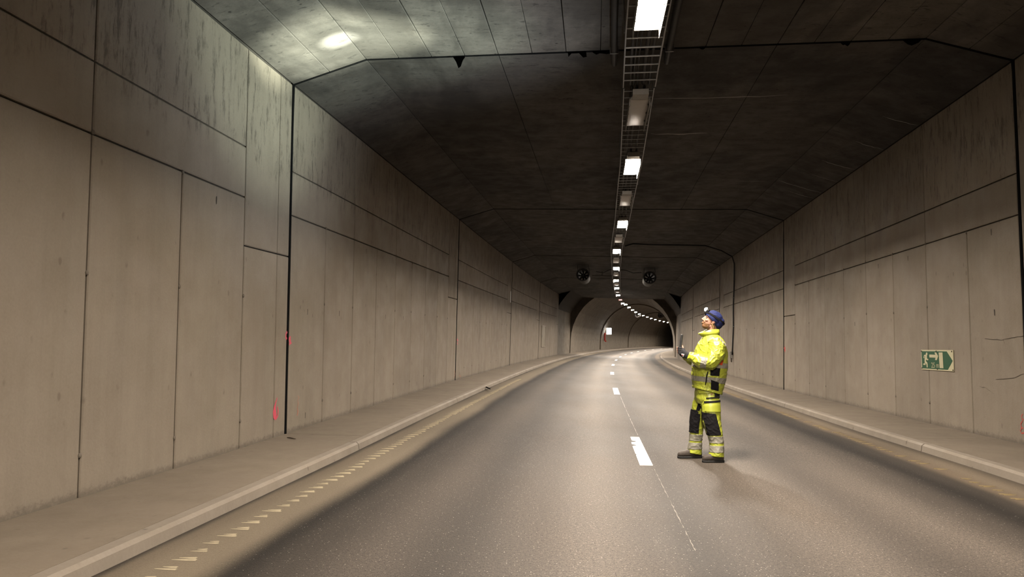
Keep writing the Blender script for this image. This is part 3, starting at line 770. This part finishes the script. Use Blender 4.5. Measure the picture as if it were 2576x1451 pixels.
# ------------------------------------------------------------------ emergency station in the arched tunnel
y = 80.0; r = ray(1532, 833)                 # walk along the ray until it meets the lining
while y < 150 and so(Vector((0, 0, CAMH))+r*(y/r.y))[1] > -4.15: y += .25
pp = Vector((0, 0, CAMH))+r*(y/r.y); ss = so(pp)[0]
root = empty('emergency_station', (pp.x, pp.y, pp.z), yaw(ss), 'glowing white box sign above a red cabinet on the arched lining', 'emergency sign')
t = NT('light box face'); t.b.inputs['Emission Color'].default_value = (1, .95, .88, 1); t.b.inputs['Emission Strength'].default_value = 9.0; M['lightbox'] = t.m
M['redbox'] = plain('red enamel', (.45, .03, .015, 1), .4)
b = MB(); b.box(-.33, .33, -.10, .10, -.45, .45); b.obj('light_box', M['lightbox'], root)
for z in (-.46, .45):
    b = MB(); b.box(-.35, .35, -.12, .12, z, z+.02); b.obj('rim', M['steel'], root)
b = MB(); b.tube([(-.33, 0, -.2), (-.56, 0, -.2)], .03, 6); b.obj('arm', M['steel'], root)
b = MB(); b.box(-.70, -.50, -.12, .12, -1.35, -.25); b.obj('cabinet', M['redbox'], root)
b = MB(); b.box(-.62, -.36, -.12, .12, -1.5, -1.35); b.obj('tray', M['redbox'], root)
# dark niche post further along
p = at_y(1616, 850, 128); q = so(p)

# ------------------------------------------------------------------ person
M['skin'] = plain('skin', (.42, .215, .15, 1), .5, var=.08, scale=60)
M['hivis'] = plain('fluorescent yellow cloth', (.40, .44, .040, 1), .42, spec=.5, var=.10, scale=14)
M['black'] = plain('black work cloth', (.010, .009, .010, 1), .8, spec=.1, var=.3)
M['reflect'] = plain('reflective tape', (.27, .255, .20, 1), .4, spec=.5, var=.1)
M['orange'] = plain('orange patch', (.6, .06, .01, 1), .5)
M['blue'] = plain('blue knit', (.006, .013, .085, 1), .8, var=.25, scale=120)
M['boot'] = plain('worn brown leather', (.060, .047, .038, 1), .75, var=.3, scale=30)
M['sole'] = plain('black sole', (.014, .013, .012, 1), .8)
M['glove'] = plain('black glove knit', (.014, .014, .016, 1), .8, var=.3, scale=90)
M['hair'] = plain('dark blond hair', (.30, .19, .08, 1), .5, var=.4, scale=70)
M['beard'] = plain('reddish beard', (.24, .12, .055, 1), .6, var=.4, scale=90)
M['device'] = plain('black device shell', (.012, .012, .013, 1), .45)
M['eye'] = plain('eye white', (.7, .68, .65, 1), .3); M['iris'] = plain('iris', (.03, .04, .05, 1), .2)
YP = 9.38
def K(px, py, v): return at_y(px, py, YP-v)
def remesh(b, name, mat, vox, it=4, wr=None):
    me = mesh(name, b.v, b.f, mat); o = put('tmp_remesh', me)
    m_ = o.modifiers.new('r', 'REMESH'); m_.mode = 'VOXEL'; m_.voxel_size = vox
    m_ = o.modifiers.new('s', 'SMOOTH'); m_.iterations = it; m_.factor = .5
    d = bpy.context.evaluated_depsgraph_get(); r_ = bpy.data.meshes.new_from_object(o.evaluated_get(d))
    bpy.data.objects.remove(o); r_.name = name
    if wr:
        nn = [q.normal.copy() for q in r_.vertices]
        for q, n_ in zip(r_.vertices, nn): q.co += n_*wr(q.co)
    r_.polygons.foreach_set('use_smooth', [True]*len(r_.polygons))
    r_.materials.clear(); r_.materials.append(mat); r_.update(); return r_
def wr_cloth(amp, f):
    """soft dents plus sharp slanting folds"""
    def g(p):
        a = noise.noise(p*f*.8)
        q = Vector((p.x*f*1.1+p.z*f*.55, p.y*f*.8, p.z*f*1.35-p.x*f*.4+3))+Vector((a, a, a))*.8
        r_ = 1-abs(noise.noise(q))*2.2; r2 = 1-abs(noise.noise(q*1.9+Vector((5, 2, 1))))*2.4
        return amp*(.7*a+.9*max(0, r_)**3+.5*max(0, r2)**3-.45)
    return g
person = empty('person', (K(1775, 1100, 0).x, YP, 0), 0, 'person in yellow high-visibility workwear and blue beanie looking up, holding a black device', 'person')
def under(name, me, par):
    o = put(name, me, par); o.matrix_parent_inverse = root_world(par).inverted(); return o
def patch(name, src, cuts, mat, par, off=.003, th=.004, wr=None):
    """piece of cloth sewn on a garment: the garment's surface inside the cuts, raised a little"""
    bm = bmesh.new(); bm.from_mesh(src)
    for co, no in cuts:
        bmesh.ops.bisect_plane(bm, geom=bm.verts[:]+bm.edges[:]+bm.faces[:], plane_co=co, plane_no=no, clear_outer=True)
    bm.normal_update()
    ns = {q: q.normal.copy() for q in bm.verts}
    for q, n_ in ns.items(): q.co += n_*off
    me = bpy.data.meshes.new(name); bm.to_mesh(me); bm.free(); me.materials.clear(); me.materials.append(mat)
    me.polygons.foreach_set('use_smooth', [True]*len(me.polygons))
    o = under(name, me, par)
    m_ = o.modifiers.new('thickness', 'SOLIDIFY'); m_.thickness = th; m_.offset = -1
    return o
VD = Vector((0, 1, 0))
def cut(a, b, keep, v=.15):
    A, B, Q = K(*a, v), K(*b, v), K(*keep, v); n_ = (B-A).cross(VD).normalized()
    if (Q-A).dot(n_) > 0: n_ = -n_
    return (A, n_)
def poly(pts, v=.15):
    c = (sum(p[0] for p in pts)/len(pts), sum(p[1] for p in pts)/len(pts))
    return [cut(a, b, c, v) for a, b in zip(pts, pts[1:]+pts[:1])]
NEAR = lambda v: (Vector((0, YP-v, 0)), Vector((0, 1, 0)))       # keep what is nearer than v
FARS = lambda v: (Vector((0, YP-v, 0)), Vector((0, -1, 0)))
# --- head frame
HC = K(1790.5, 807.5, 0); hp = math.radians(20)
HF = Vector((-math.cos(hp), 0, math.sin(hp))); HU = Vector((math.sin(hp), 0, math.cos(hp))); HL = Vector((0, -1, 0))
def H(f, l, u): return HC+HF*f+HL*l+HU*u
body = MB()
body.ball(H(-.005, 0, .03), HF*.098, HL*.076, HU*.098)                     # skull
body.ball(H(.035, 0, -.03), HF*.066, HL*.060, HU*.082)                     # face
body.ball(H(.052, 0, -.082), HF*.040, HL*.040, HU*.030)                    # chin and jaw
body.ball(H(.02, 0, -.075), HF*.055, HL*.056, HU*.035)
body.tube([H(.088, 0, .028), H(.104, 0, .0), H(.117, 0, -.018), H(.105, 0, -.028)], [.011, .012, .014, .010], 10)   # nose
for sd in (-1, 1):
    body.ball(H(.105, sd*.012, -.024), HF*.010, HL*.008, HU*.008, 10, 6)
    body.ball(H(.083, sd*.032, .030), HF*.016, HL*.022, HU*.009, 12, 8)    # brow
    body.ball(H(.070, sd*.044, -.018), HF*.022, HL*.018, HU*.016, 12, 8)   # cheekbone
    body.ball(H(-.008, sd*.076, -.010), HF*.020, HL*.010, HU*.032, 12, 8)  # ear
body.ball(H(.098, 0, -.050), HF*.010, HL*.022, HU*.006, 12, 6); body.ball(H(.096, 0, -.060), HF*.010, HL*.020, HU*.006, 12, 6)   # lips
def TR(b, pts, n=20): b.rings([(K(x, y, v), Vector((-1, 0, 0))*ra, Vector((0, -1, 0))*rb) for x, y, v, ra, rb in pts], n)
body.tube([H(-.02, 0, -.05), K(1791, 832, 0), K(1791, 850, 0), K(1788, 868, 0)], [.060, .056, .058, .09], 18)
TR(body, [(1788, 856, 0, .06, .10), (1787, 870, 0, .10, .17), (1785, 900, 0, .125, .17), (1782, 940, 0, .125, .15), (1780, 970, 0, .13, .16), (1780, 995, 0, .12, .16)])
for pts in ([(1785, 980, .09), (1789, 1020, .11), (1791, 1062, .13), (1799, 1100, .15), (1806, 1132, .165), (1806, 1142, .165)], [(1774, 980, -.08), (1760, 1020, -.1), (1751, 1062, -.13), (1751, 1100, -.15), (1752, 1126, -.165), (1752, 1134, -.165)]):
    body.tube([K(*p) for p in pts], [.085, .075, .058, .05, .042, .045], 14)
# --- arms and hands (left hand nearer the camera)
SLV = {1: [(1799, 858, .16), (1805, 872, .20), (1800, 895, .235), (1786, 913, .25), (1765, 909, .21), (1748, 901, .165), (1736, 896, .135)],
       -1: [(1795, 858, -.16), (1795, 875, -.21), (1786, 898, -.25), (1768, 913, -.24), (1748, 908, -.19), (1733, 900, -.14), (1724, 895, -.115)]}
for sd in (1, -1): body.tube([K(*p) for p in SLV[sd]], [.065, .06, .055, .048, .042, .036, .030], 14)
gloves = {}
for sd in (1, -1):
    dx = 0 if sd > 0 else -3
    wr_ = K(1736+dx, 896, .135*sd if sd > 0 else -.12); p1 = K(1726+dx, 892, .112*sd); p2 = K(1716+dx, 886, .088*sd)
    g = MB(); ax = (p2-wr_).normalized(); up = Vector((.1, 0, 1)); lat = Vector((0, 1, 0))
    for B_, e in ((body, 0), (g, .005)):
        B_.rings([(wr_-ax*.03, up*(.030+e), lat*(.026+e)), (wr_, up*(.032+e), lat*(.024+e)), (p1, up*(.043+e), lat*(.022+e)), (p2, up*(.045+e), lat*(.020+e)), (p2+ax*.018, up*(.038+e), lat*(.014+e))], 16)
    for i in range(4):
        y0 = 876.5+i*4.6; ln = (1, 1.06, 1.0, .85)[i]
        f0 = K(1716, y0, .085*sd); f1 = K(1708.5-1.2*ln, y0-2.2, .083*sd); f2 = K(1703.0+.6*i, y0-2.5, .052*sd); f3 = K(1703.5+.6*i, y0-3.0, .026*sd)
        body.tube([f0, f1, f2, f3], [.0095, .0092, .0085, .0065], 10)
        g.tube([f0, f1, f1.lerp(f2, .25)], [.0128, .0125, .012], 10)
    t0 = K(1723, 884, .085*sd); t1 = K(1719.5, 878, .074*sd); t2 = K(1717.3, 872, .056*sd); t3 = K(1716.8, 868, .040*sd)
    body.tube([t0, t1, t2, t3], [.014, .0115, .010, .007], 10); g.tube([t0, t1, t1.lerp(t2, .4)], [.018, .0155, .0138], 10)
    gloves[sd] = g
bodym = remesh(body, 'body', M['skin'], .0042, 3)
under('body', bodym, person)
# eyes
for sd in (-1, 1):
    b = MB(); b.ball(H(.0815, sd*.031, .010), HF*.010, HL*.013, HU*.006, 12, 8); e = b.obj('eye', M['eye'], person, True, True)
    b = MB(); b.ball(H(.0895, sd*.031, .012), HF*.003, HL*.006, HU*.005, 10, 6); b.obj('iris', M['iris'], e, True, True)
def hcut(f, u, nf, nu, nl=0): return (H(f, 0, u), (HF*nf+HU*nu+HL*nl).normalized())
patch('beard', bodym, [hcut(0, -.052, 0, 1), hcut(.015, 0, -1, -.25), hcut(0, -.118, 0, -1)], M['beard'], person, .0075, .006)
patch('moustache', bodym, [hcut(0, -.037, 0, 1), hcut(.08, 0, -1, 0), hcut(0, -.047, 0, -1)], M['beard'], person, .004, .004)
# hair under the hat, falling on the collar
b = MB()
for i in range(26):
    l = random.uniform(-.068, .068); f = -.06+.05*(abs(l)/.068)+random.uniform(-.03, .03)
    st = H(f*.9, l*1.05, -.03); en = K(1797+random.uniform(-9, 7), 838+random.uniform(-5, 6), -l*-1.0); b.tube([st, st.lerp(en, .5)+Vector((.012, 0, 0)), en], [.012, .012, .005], 6)
under('hair', remesh(b, 'hair', M['hair'], .005, 1), person)
# beanie
b = MB(); b.ball(H(-.012, 0, .040), HF*.112, HL*.092, HU*.098, 28, 18); b.ball(H(-.075, 0, .005), HF*.072, HL*.076, HU*.078, 24, 14); b.ball(H(-.098, 0, .030), HF*.055, HL*.062, HU*.05, 24, 14)
hatm = remesh(b, 'beanie', M['blue'], .006, 4, lambda p: .0016*math.sin(math.atan2((p-HC).dot(HL), (p-HC).dot(HU)+.05)*46)+.003*noise.noise(p*30))
br_n = Vector((0, 0, 0))+(HU*.86-HF*.60).normalized()
def half(me, co, no):
    bm = bmesh.new(); bm.from_mesh(me); bmesh.ops.bisect_plane(bm, geom=bm.verts[:]+bm.edges[:]+bm.faces[:], plane_co=co, plane_no=no, clear_outer=True); bm.to_mesh(me); bm.free(); return me
brim = H(.093, 0, .048); hb = H(-.10, 0, -.078); bn = (brim-hb).cross(HL).normalized()
if bn.dot(HU) > 0: bn = -bn
half(hatm, brim, bn); hat = under('beanie', hatm, person); q = hat.modifiers.new('thickness', 'SOLIDIFY'); q.thickness = .008; q.offset = -1
patch('cuff', hatm, [(brim-bn*.038, -bn)], M['blue'], hat, .004, .007)
# headlamp
TGT = at_z(872, 116, 5.44); lampc = H(.108, 0, .112); ld = (TGT-lampc).normalized()
head = empty('headlamp', H(.1, 0, .08)); head.parent = person; head.matrix_parent_inverse = root_world(person).inverted()
b = MB(); n = 40; vs = []
for i in range(n):
    w = 2*math.pi*i/n; f, l = math.cos(w), math.sin(w); c0 = H(-.020+.123*f if f > 0 else -.020+.138*f, .098*l, .048+.034*f)
    out = (HF*f*.8+HL*l).normalized(); vs += [c0-HU*.011, c0+HU*.011, c0+HU*.011+out*.003, c0-HU*.011+out*.003]
b.add(vs, [(i*4+j, i*4+(j+1) % 4, ((i+1) % n)*4+(j+1) % 4, ((i+1) % n)*4+j) for i in range(n) for j in range(4)])
b.obj('strap', M['black'], head, world=True)
sd_ = ld.cross(Vector((0, 1, 0))).normalized(); sv = Vector((0, 1, 0)); sv = ld.cross(sd_).normalized()
b = MB(); base = H(.100, 0, .075); b.rings([(base-HF*.01, HL*.026, HU*.018), (base+HF*.012, HL*.028, HU*.02), (base+HF*.022+HU*.012, HL*.022, HU*.014)], 14, 3); b.obj('battery_mount', M['device'], head, True, True)
b = MB(); b.rings([(lampc-ld*.045, sd_*.016, sv*.02), (lampc-ld*.03, sd_*.023, sv*.026), (lampc, sd_*.025, sv*.028)], 18); b.obj('lamp_housing', M['device'], head, True, True)
b = MB(); b.tube([base+HF*.012, base+HF*.012+HU*.012, lampc-ld*.03], .012, 8); b.obj('hinge', M['device'], head, True, True)
t = NT('headlamp lens'); t.b.inputs['Emission Color'].default_value = (.88, .92, 1, 1); t.b.inputs['Emission Strength'].default_value = 60.0; M['hlens'] = t.m
b = MB(); b.ball(lampc+ld*.004, sd_*.024, sv*.027, ld*.022, 16, 10); b.obj('lens', M['hlens'], head, True, True)
def spot(name, energy, ang, blend, col, size):
    d = bpy.data.lights.new(name, 'SPOT'); d.energy = energy; d.spot_size = math.radians(ang); d.spot_blend = blend; d.color = col; d.shadow_soft_size = size
    o = bpy.data.objects.new(name, d); C.objects.link(o); o.parent = head; o.matrix_parent_inverse = root_world(head).inverted()
    o.location = lampc+ld*.05; o.rotation_euler = ld.to_track_quat('-Z', 'Y').to_euler(); return o
spot('beam_core', HEAD_CORE, 5, 1.0, (.92, 1.0, .90), .015); spot('beam_inner', HEAD_INNER, 21, 1.0, (.90, 1.0, .84), .015); spot('beam_halo', HEAD_MID, 52, 1.0, (.80, 1.0, .86), .015); spot('beam_flood', HEAD_WIDE, 82, 1.0, (.84, .92, 1.0), .015)

# --- jacket
def RG(b, rows, n=28, e=2.3):
    r_ = []
    for f, k, hw, v in rows:
        A, B_ = K(*f, v), K(*k, v); r_.append(((A+B_)/2, (A-B_)/2, Vector((0, -hw, 0))))
    b.rings(r_, n, e)
jb = MB()
RG(jb, [((1745, 1000), (1812, 1016), .19, 0), ((1744, 974), (1814, 990), .197, 0), ((1743, 962), (1818, 975), .203, 0), ((1741, 940), (1825, 950), .218, 0), ((1742, 915), (1828, 920), .232, 0), ((1747, 890), (1828, 893), .232, 0),
        ((1753, 872), (1825, 873), .225, 0), ((1760, 859), (1818, 858), .20, 0), ((1766, 849), (1811, 848), .15, 0), ((1770, 842), (1806, 840), .10, 0)])
for sd in (1, -1): jb.tube([K(*p) for p in SLV[sd][:3]], [.10, .105, .10], 18)
jm = remesh(jb, 'jacket', M['hivis'], .008, 6, wr_cloth(.0085, 9))
hc = cut((1744, 974), (1813, 992), (1780, 900), 0); half(jm, *hc); jk = under('jacket', jm, person); q = jk.modifiers.new('thickness', 'SOLIDIFY'); q.thickness = .006; q.offset = -1
slm = {}
for sd in (1, -1):
    b = MB(); pts = [K(*p) for p in SLV[sd]]; ends = pts[-1]+(pts[-1]-pts[-2]).normalized()*.012
    b.tube(pts+[ends], [.092, .108, .104, .094, .080, .064, .052, .050], 22)
    slm[sd] = remesh(b, 'sleeve', M['hivis'], .007, 5, wr_cloth(.009, 12)); so_ = under('sleeve', slm[sd], jk)
# sleeve reflective band, across the forearm
A = K(1772, 913, .23); D_ = (K(1748, 901, .165)-K(1786, 913, .25)).normalized()
patch('reflective_band', slm[1], [(A-D_*.042, -D_), (A+D_*.03, D_), cut((1700, 897), (1800, 903), (1750, 930))], M['reflect'], jk, .002)
patch('reflective_band', slm[-1], [(K(1758, 911, -.22)-D_*.035, -D_), (K(1758, 911, -.22)+D_*.03, D_)], M['reflect'], jk, .002)
# torso bands and panels
patch('reflective_band', jm, [cut((1735, 944), (1830, 952), (1780, 955)), cut((1735, 956), (1830, 967), (1780, 950))], M['reflect'], jk, .002)
patch('reflective_band', jm, [cut((1735, 909), (1830, 914), (1780, 920)), cut((1735, 922), (1830, 927), (1780, 915))], M['reflect'], jk, .002)
patch('side_panel', jm, poly([(1786, 924), (1811, 926), (1808, 946), (1786, 944)], .2)+[NEAR(.05)], M['black'], jk, .0035)
patch('side_panel', jm, poly([(1788, 955), (1808, 962), (1809, 994), (1797, 993), (1788, 978)], .2)+[NEAR(.05)], M['black'], jk, .0035)
patch('orange_patch', jm, poly([(1801, 916), (1812, 899), (1817, 905), (1815, 918)], .18)+[NEAR(.02)], M['orange'], jk, .007)
patch('shoulder_stripe', jm, poly([(1801, 851), (1804, 849), (1822, 868), (1820, 873)], .15)+[NEAR(.02)], M['reflect'], jk, .004)
patch('shoulder_stripe', slm[1], poly([(1801, 851), (1804, 849), (1822, 868), (1820, 873)], .15)+[NEAR(.02)], M['reflect'], jk, .003)
b = MB(); b.tube([K(1781, 934, .235), K(1778, 945, .235), K(1777, 955, .232), K(1774.5, 968, .222)], [.006, .008, .009, .004], 8); b.obj('pocket_zip', M['black'], jk, True, True)
patch('hem', jm, [cut((1735, 967), (1830, 989), (1780, 995), 0)], M['hivis'], jk, .005, .008)
# collar: open stand collar
vs = []; n = 30; top = [];
for ring, (fx, fy, bx, by, hw, ed) in enumerate([(1768, 846, 1808, 841, .10, 0), (1762, 842, 1809, 836, .098, 0), (1757, 838, 1808, 828, .092, 0)]):
    A, B_ = K(fx, fy, 0), K(bx, by, 0); c = (A+B_)/2; a = (A-B_)/2
    for j in range(n+1):
        w = -math.pi+.18+(2*math.pi-.36)*j/n; w += math.pi            # slit at the front
        p = c+a*math.cos(w+math.pi)*-1+Vector((0, -hw, 0))*math.sin(w)
        k = (1+math.cos(w+math.pi)*-1)/2
        vs.append(p+Vector((0, 0, .02*(1-abs(math.cos(w)))*(ring/2))))
cm = mesh('collar', vs, [(r*(n+1)+j, r*(n+1)+j+1, (r+1)*(n+1)+j+1, (r+1)*(n+1)+j) for r in range(2) for j in range(n)], M['hivis'], True)
co_ = under('collar', cm, jk); q = co_.modifiers.new('thickness', 'SOLIDIFY'); q.thickness = .014; q.offset = 0
b = MB(); b.rings([(K(1788, 845, 0), Vector((-.075, 0, 0)), Vector((0, -.075, 0))), (K(1787, 834, 0), Vector((-.07, 0, -.01)), Vector((0, -.07, 0))), (K(1787, 829, 0), Vector((-.063, 0, -.01)), Vector((0, -.063, 0)))], 20); b.obj('neck_warmer', M['black'], person, True, True)

# --- trousers
tb = MB()
RG(tb, [((1753, 960), (1807, 962), .16, 0), ((1749, 985), (1809, 985), .175, 0), ((1749, 1000), (1807, 1003), .172, 0), ((1753, 1014), (1803, 1016), .15, 0)])
LEG = {1: [((1766, 985), (1807, 985), .090, .080), ((1765, 1020), (1811, 1018), .108, .11), ((1768, 1062), (1813, 1058), .102, .13), ((1777, 1088), (1817, 1085), .095, .145), ((1784, 1108), (1820, 1106), .088, .155), ((1785, 1135), (1821, 1133), .088, .165), ((1783, 1146), (1821, 1149), .090, .168)],
       -1: [((1751, 985), (1793, 985), .090, -.080), ((1742, 1015), (1786, 1018), .105, -.10), ((1736, 1050), (1776, 1055), .098, -.125), ((1735, 1080), (1768, 1082), .088, -.14), ((1734, 1105), (1766, 1106), .084, -.155), ((1730, 1130), (1765, 1132), .086, -.165), ((1727, 1137), (1765, 1143), .088, -.168)]}
for sd in (1, -1): RG(tb, LEG[sd], 22, 2.1)
# cloth
tm0 = remesh(tb, 'trousers_smooth', M['hivis'], .008, 8)
tm_ = remesh(tb, 'trousers', M['hivis'], .008, 5, wr_cloth(.0055, 11)); tr = under('trousers', tm_, person)
LN = [NEAR(.02)]; LF = [FARS(-.02)]
patch('knee_pad', tm_, poly([(1767, 1037), (1798, 1040), (1811, 1093), (1781, 1095)], .18)+LN, M['black'], tr, .006, .01)
patch('knee_pad', tm_, poly([(1730, 1029), (1758, 1030), (1755, 1089), (1732, 1087)], -.1)+LF, M['black'], tr, .006, .01)
patch('thigh_stripe', tm_, poly([(1757, 1003), (1768, 1010), (1757, 1033), (1750, 1031)], -.05)+[FARS(0), NEAR(-.095)], M['black'], tr, .003)
for sd, ys, sel in ((1, ((1096, 1113), (1119, 1136)), LN), (-1, ((1091, 1107), (1112, 1129)), LF)):
    for a, b_ in ys: patch('reflective_band', tm_, [cut((1700, a), (1850, a+1.5), (1780, 1110), .15*sd) if False else (K(1780, a, .15*sd), Vector((0, 0, 1))), (K(1780, b_, .15*sd), Vector((0, 0, -1)))]+sel, M['reflect'], tr, .002)
patch('front_pocket', tm0, poly([(1760, 978), (1794, 978), (1795, 989), (1763, 990)], .18)+LN, M['hivis'], tr, .008, .01)
patch('holster_pocket', tm0, poly([(1796, 962), (1809, 962), (1809, 996), (1796, 997)], .15)+LN, M['black'], tr, .012, .014)
pk = patch('cargo_pocket', tm0, poly([(1774, 1008), (1811, 1005), (1812, 1036), (1775, 1035)], .2)+LN, M['hivis'], tr, .014, .018)
patch('pocket_flap', tm0, poly([(1779, 1001), (1811, 998), (1811, 1001), (1779, 1003.5)], .2)+LN, M['black'], tr, .017, .01)
patch('pocket_strap', tm0, poly([(1775, 1010), (1811, 1007), (1811, 1012), (1775, 1015)], .2)+LN, M['black'], tr, .019, .008)
# --- boots
def boot(heel, toe, v, dv):
    xh, xt = K(*heel, v).x, K(*toe, v).x; y0, y1 = YP-v, YP-v-dv
    prof = [(0, .06, .06), (.06, .092, .076), (.2, .118, .086), (.36, .112, .088), (.52, .092, .094), (.7, .078, .10), (.86, .070, .094), (.95, .058, .072), (1.0, .036, .04)]
    b = MB(); b.rings([((xh+(xt-xh)*t_, y0+(y1-y0)*t_, .018+h/2), Vector((0, 0, h/2)), Vector((0, w/2, 0))) for t_, h, w in prof], 18, 2.6)
    x = xh+(xt-xh)*.22; yy = y0+(y1-y0)*.22; b.tube([(x, yy, .08), (x+.005, yy, .20)], [.052, .055], 16)
    o = under('boot', remesh(b, 'boot', M['boot'], .006, 3, lambda p: .002*noise.noise(p*26)), person)
    b = MB(); b.rings([((xh+(xt-xh)*t_, y0+(y1-y0)*t_, .013), Vector((0, 0, .013)), Vector((0, w/2+.004, 0))) for t_, h, w in [(-.015, 0, .05)]+prof+[(1.012, 0, .03)]], 14, 5); b.obj('sole', M['sole'], o, True, True)
boot((1820, 1150), (1766, 1155), .165, .02); boot((1765, 1145), (1704, 1145), -.165, .02)
# --- gloves
for sd in (1, -1):
    g = under('glove', remesh(gloves[sd], 'glove', M['glove'], .004, 2), person)
    if sd > 0:
        lb = patch('glove_label', g.data, poly([(1713.5, 889), (1721, 890.5), (1719.5, 897), (1712.5, 896)], .11)+[NEAR(.10)], M['whitep'], g, .002, .002)
        patch('label_mark', g.data, poly([(1716.5, 891.5), (1718.5, 891), (1718, 895), (1716, 894)], .11)+[NEAR(.10)], M['red'], g, .004, .001)
# --- held device
dv = empty('handheld_device', K(1709.5, 876, 0), 0, 'slim black handheld device gripped in gloved hands', 'device')
d0, d1 = K(1710.5, 880, 0), K(1715.5, 841, 0); ax = (d1-d0); L_ = ax.length; ax.normalize(); lt = Vector((-.17, -1, 0)).normalized(); nm = ax.cross(lt).normalized()
def dbox(name, a0, a1, b0, b1, c0, c1, mat, bev=.006):
    bm = bmesh.new(); bmesh.ops.create_cube(bm, size=1)
    for q in bm.verts: q.co = d0+ax*(a0+(a1-a0)*(q.co.x+.5))+lt*(b0+(b1-b0)*(q.co.y+.5))+nm*(c0+(c1-c0)*(q.co.z+.5))
    bmesh.ops.recalc_face_normals(bm, faces=bm.faces)
    bmesh.ops.bevel(bm, geom=bm.edges[:], offset=bev, segments=2, affect='EDGES', profile=.5)
    me = bpy.data.meshes.new(name); bm.to_mesh(me); bm.free(); me.materials.append(mat); return under(name, me, dv)
dbox('shell', 0, L_, -.062, .062, -.012, .012, M['device'])
t = NT('device screen'); t.col((.01, .01, .012, 1)); t.rough(.15); M['screen'] = t.m
sgn = 1 if nm.dot(Vector((1, 0, .2))) > 0 else -1
dbox('screen', .015, L_-.015, -.054, .054, min(.0115*sgn, .0135*sgn), max(.0115*sgn, .0135*sgn), M['screen'], .0005)
dbox('side_button', L_*.6, L_*.75, .061, .0645, -.003, .003, M['darksteel'], .001)
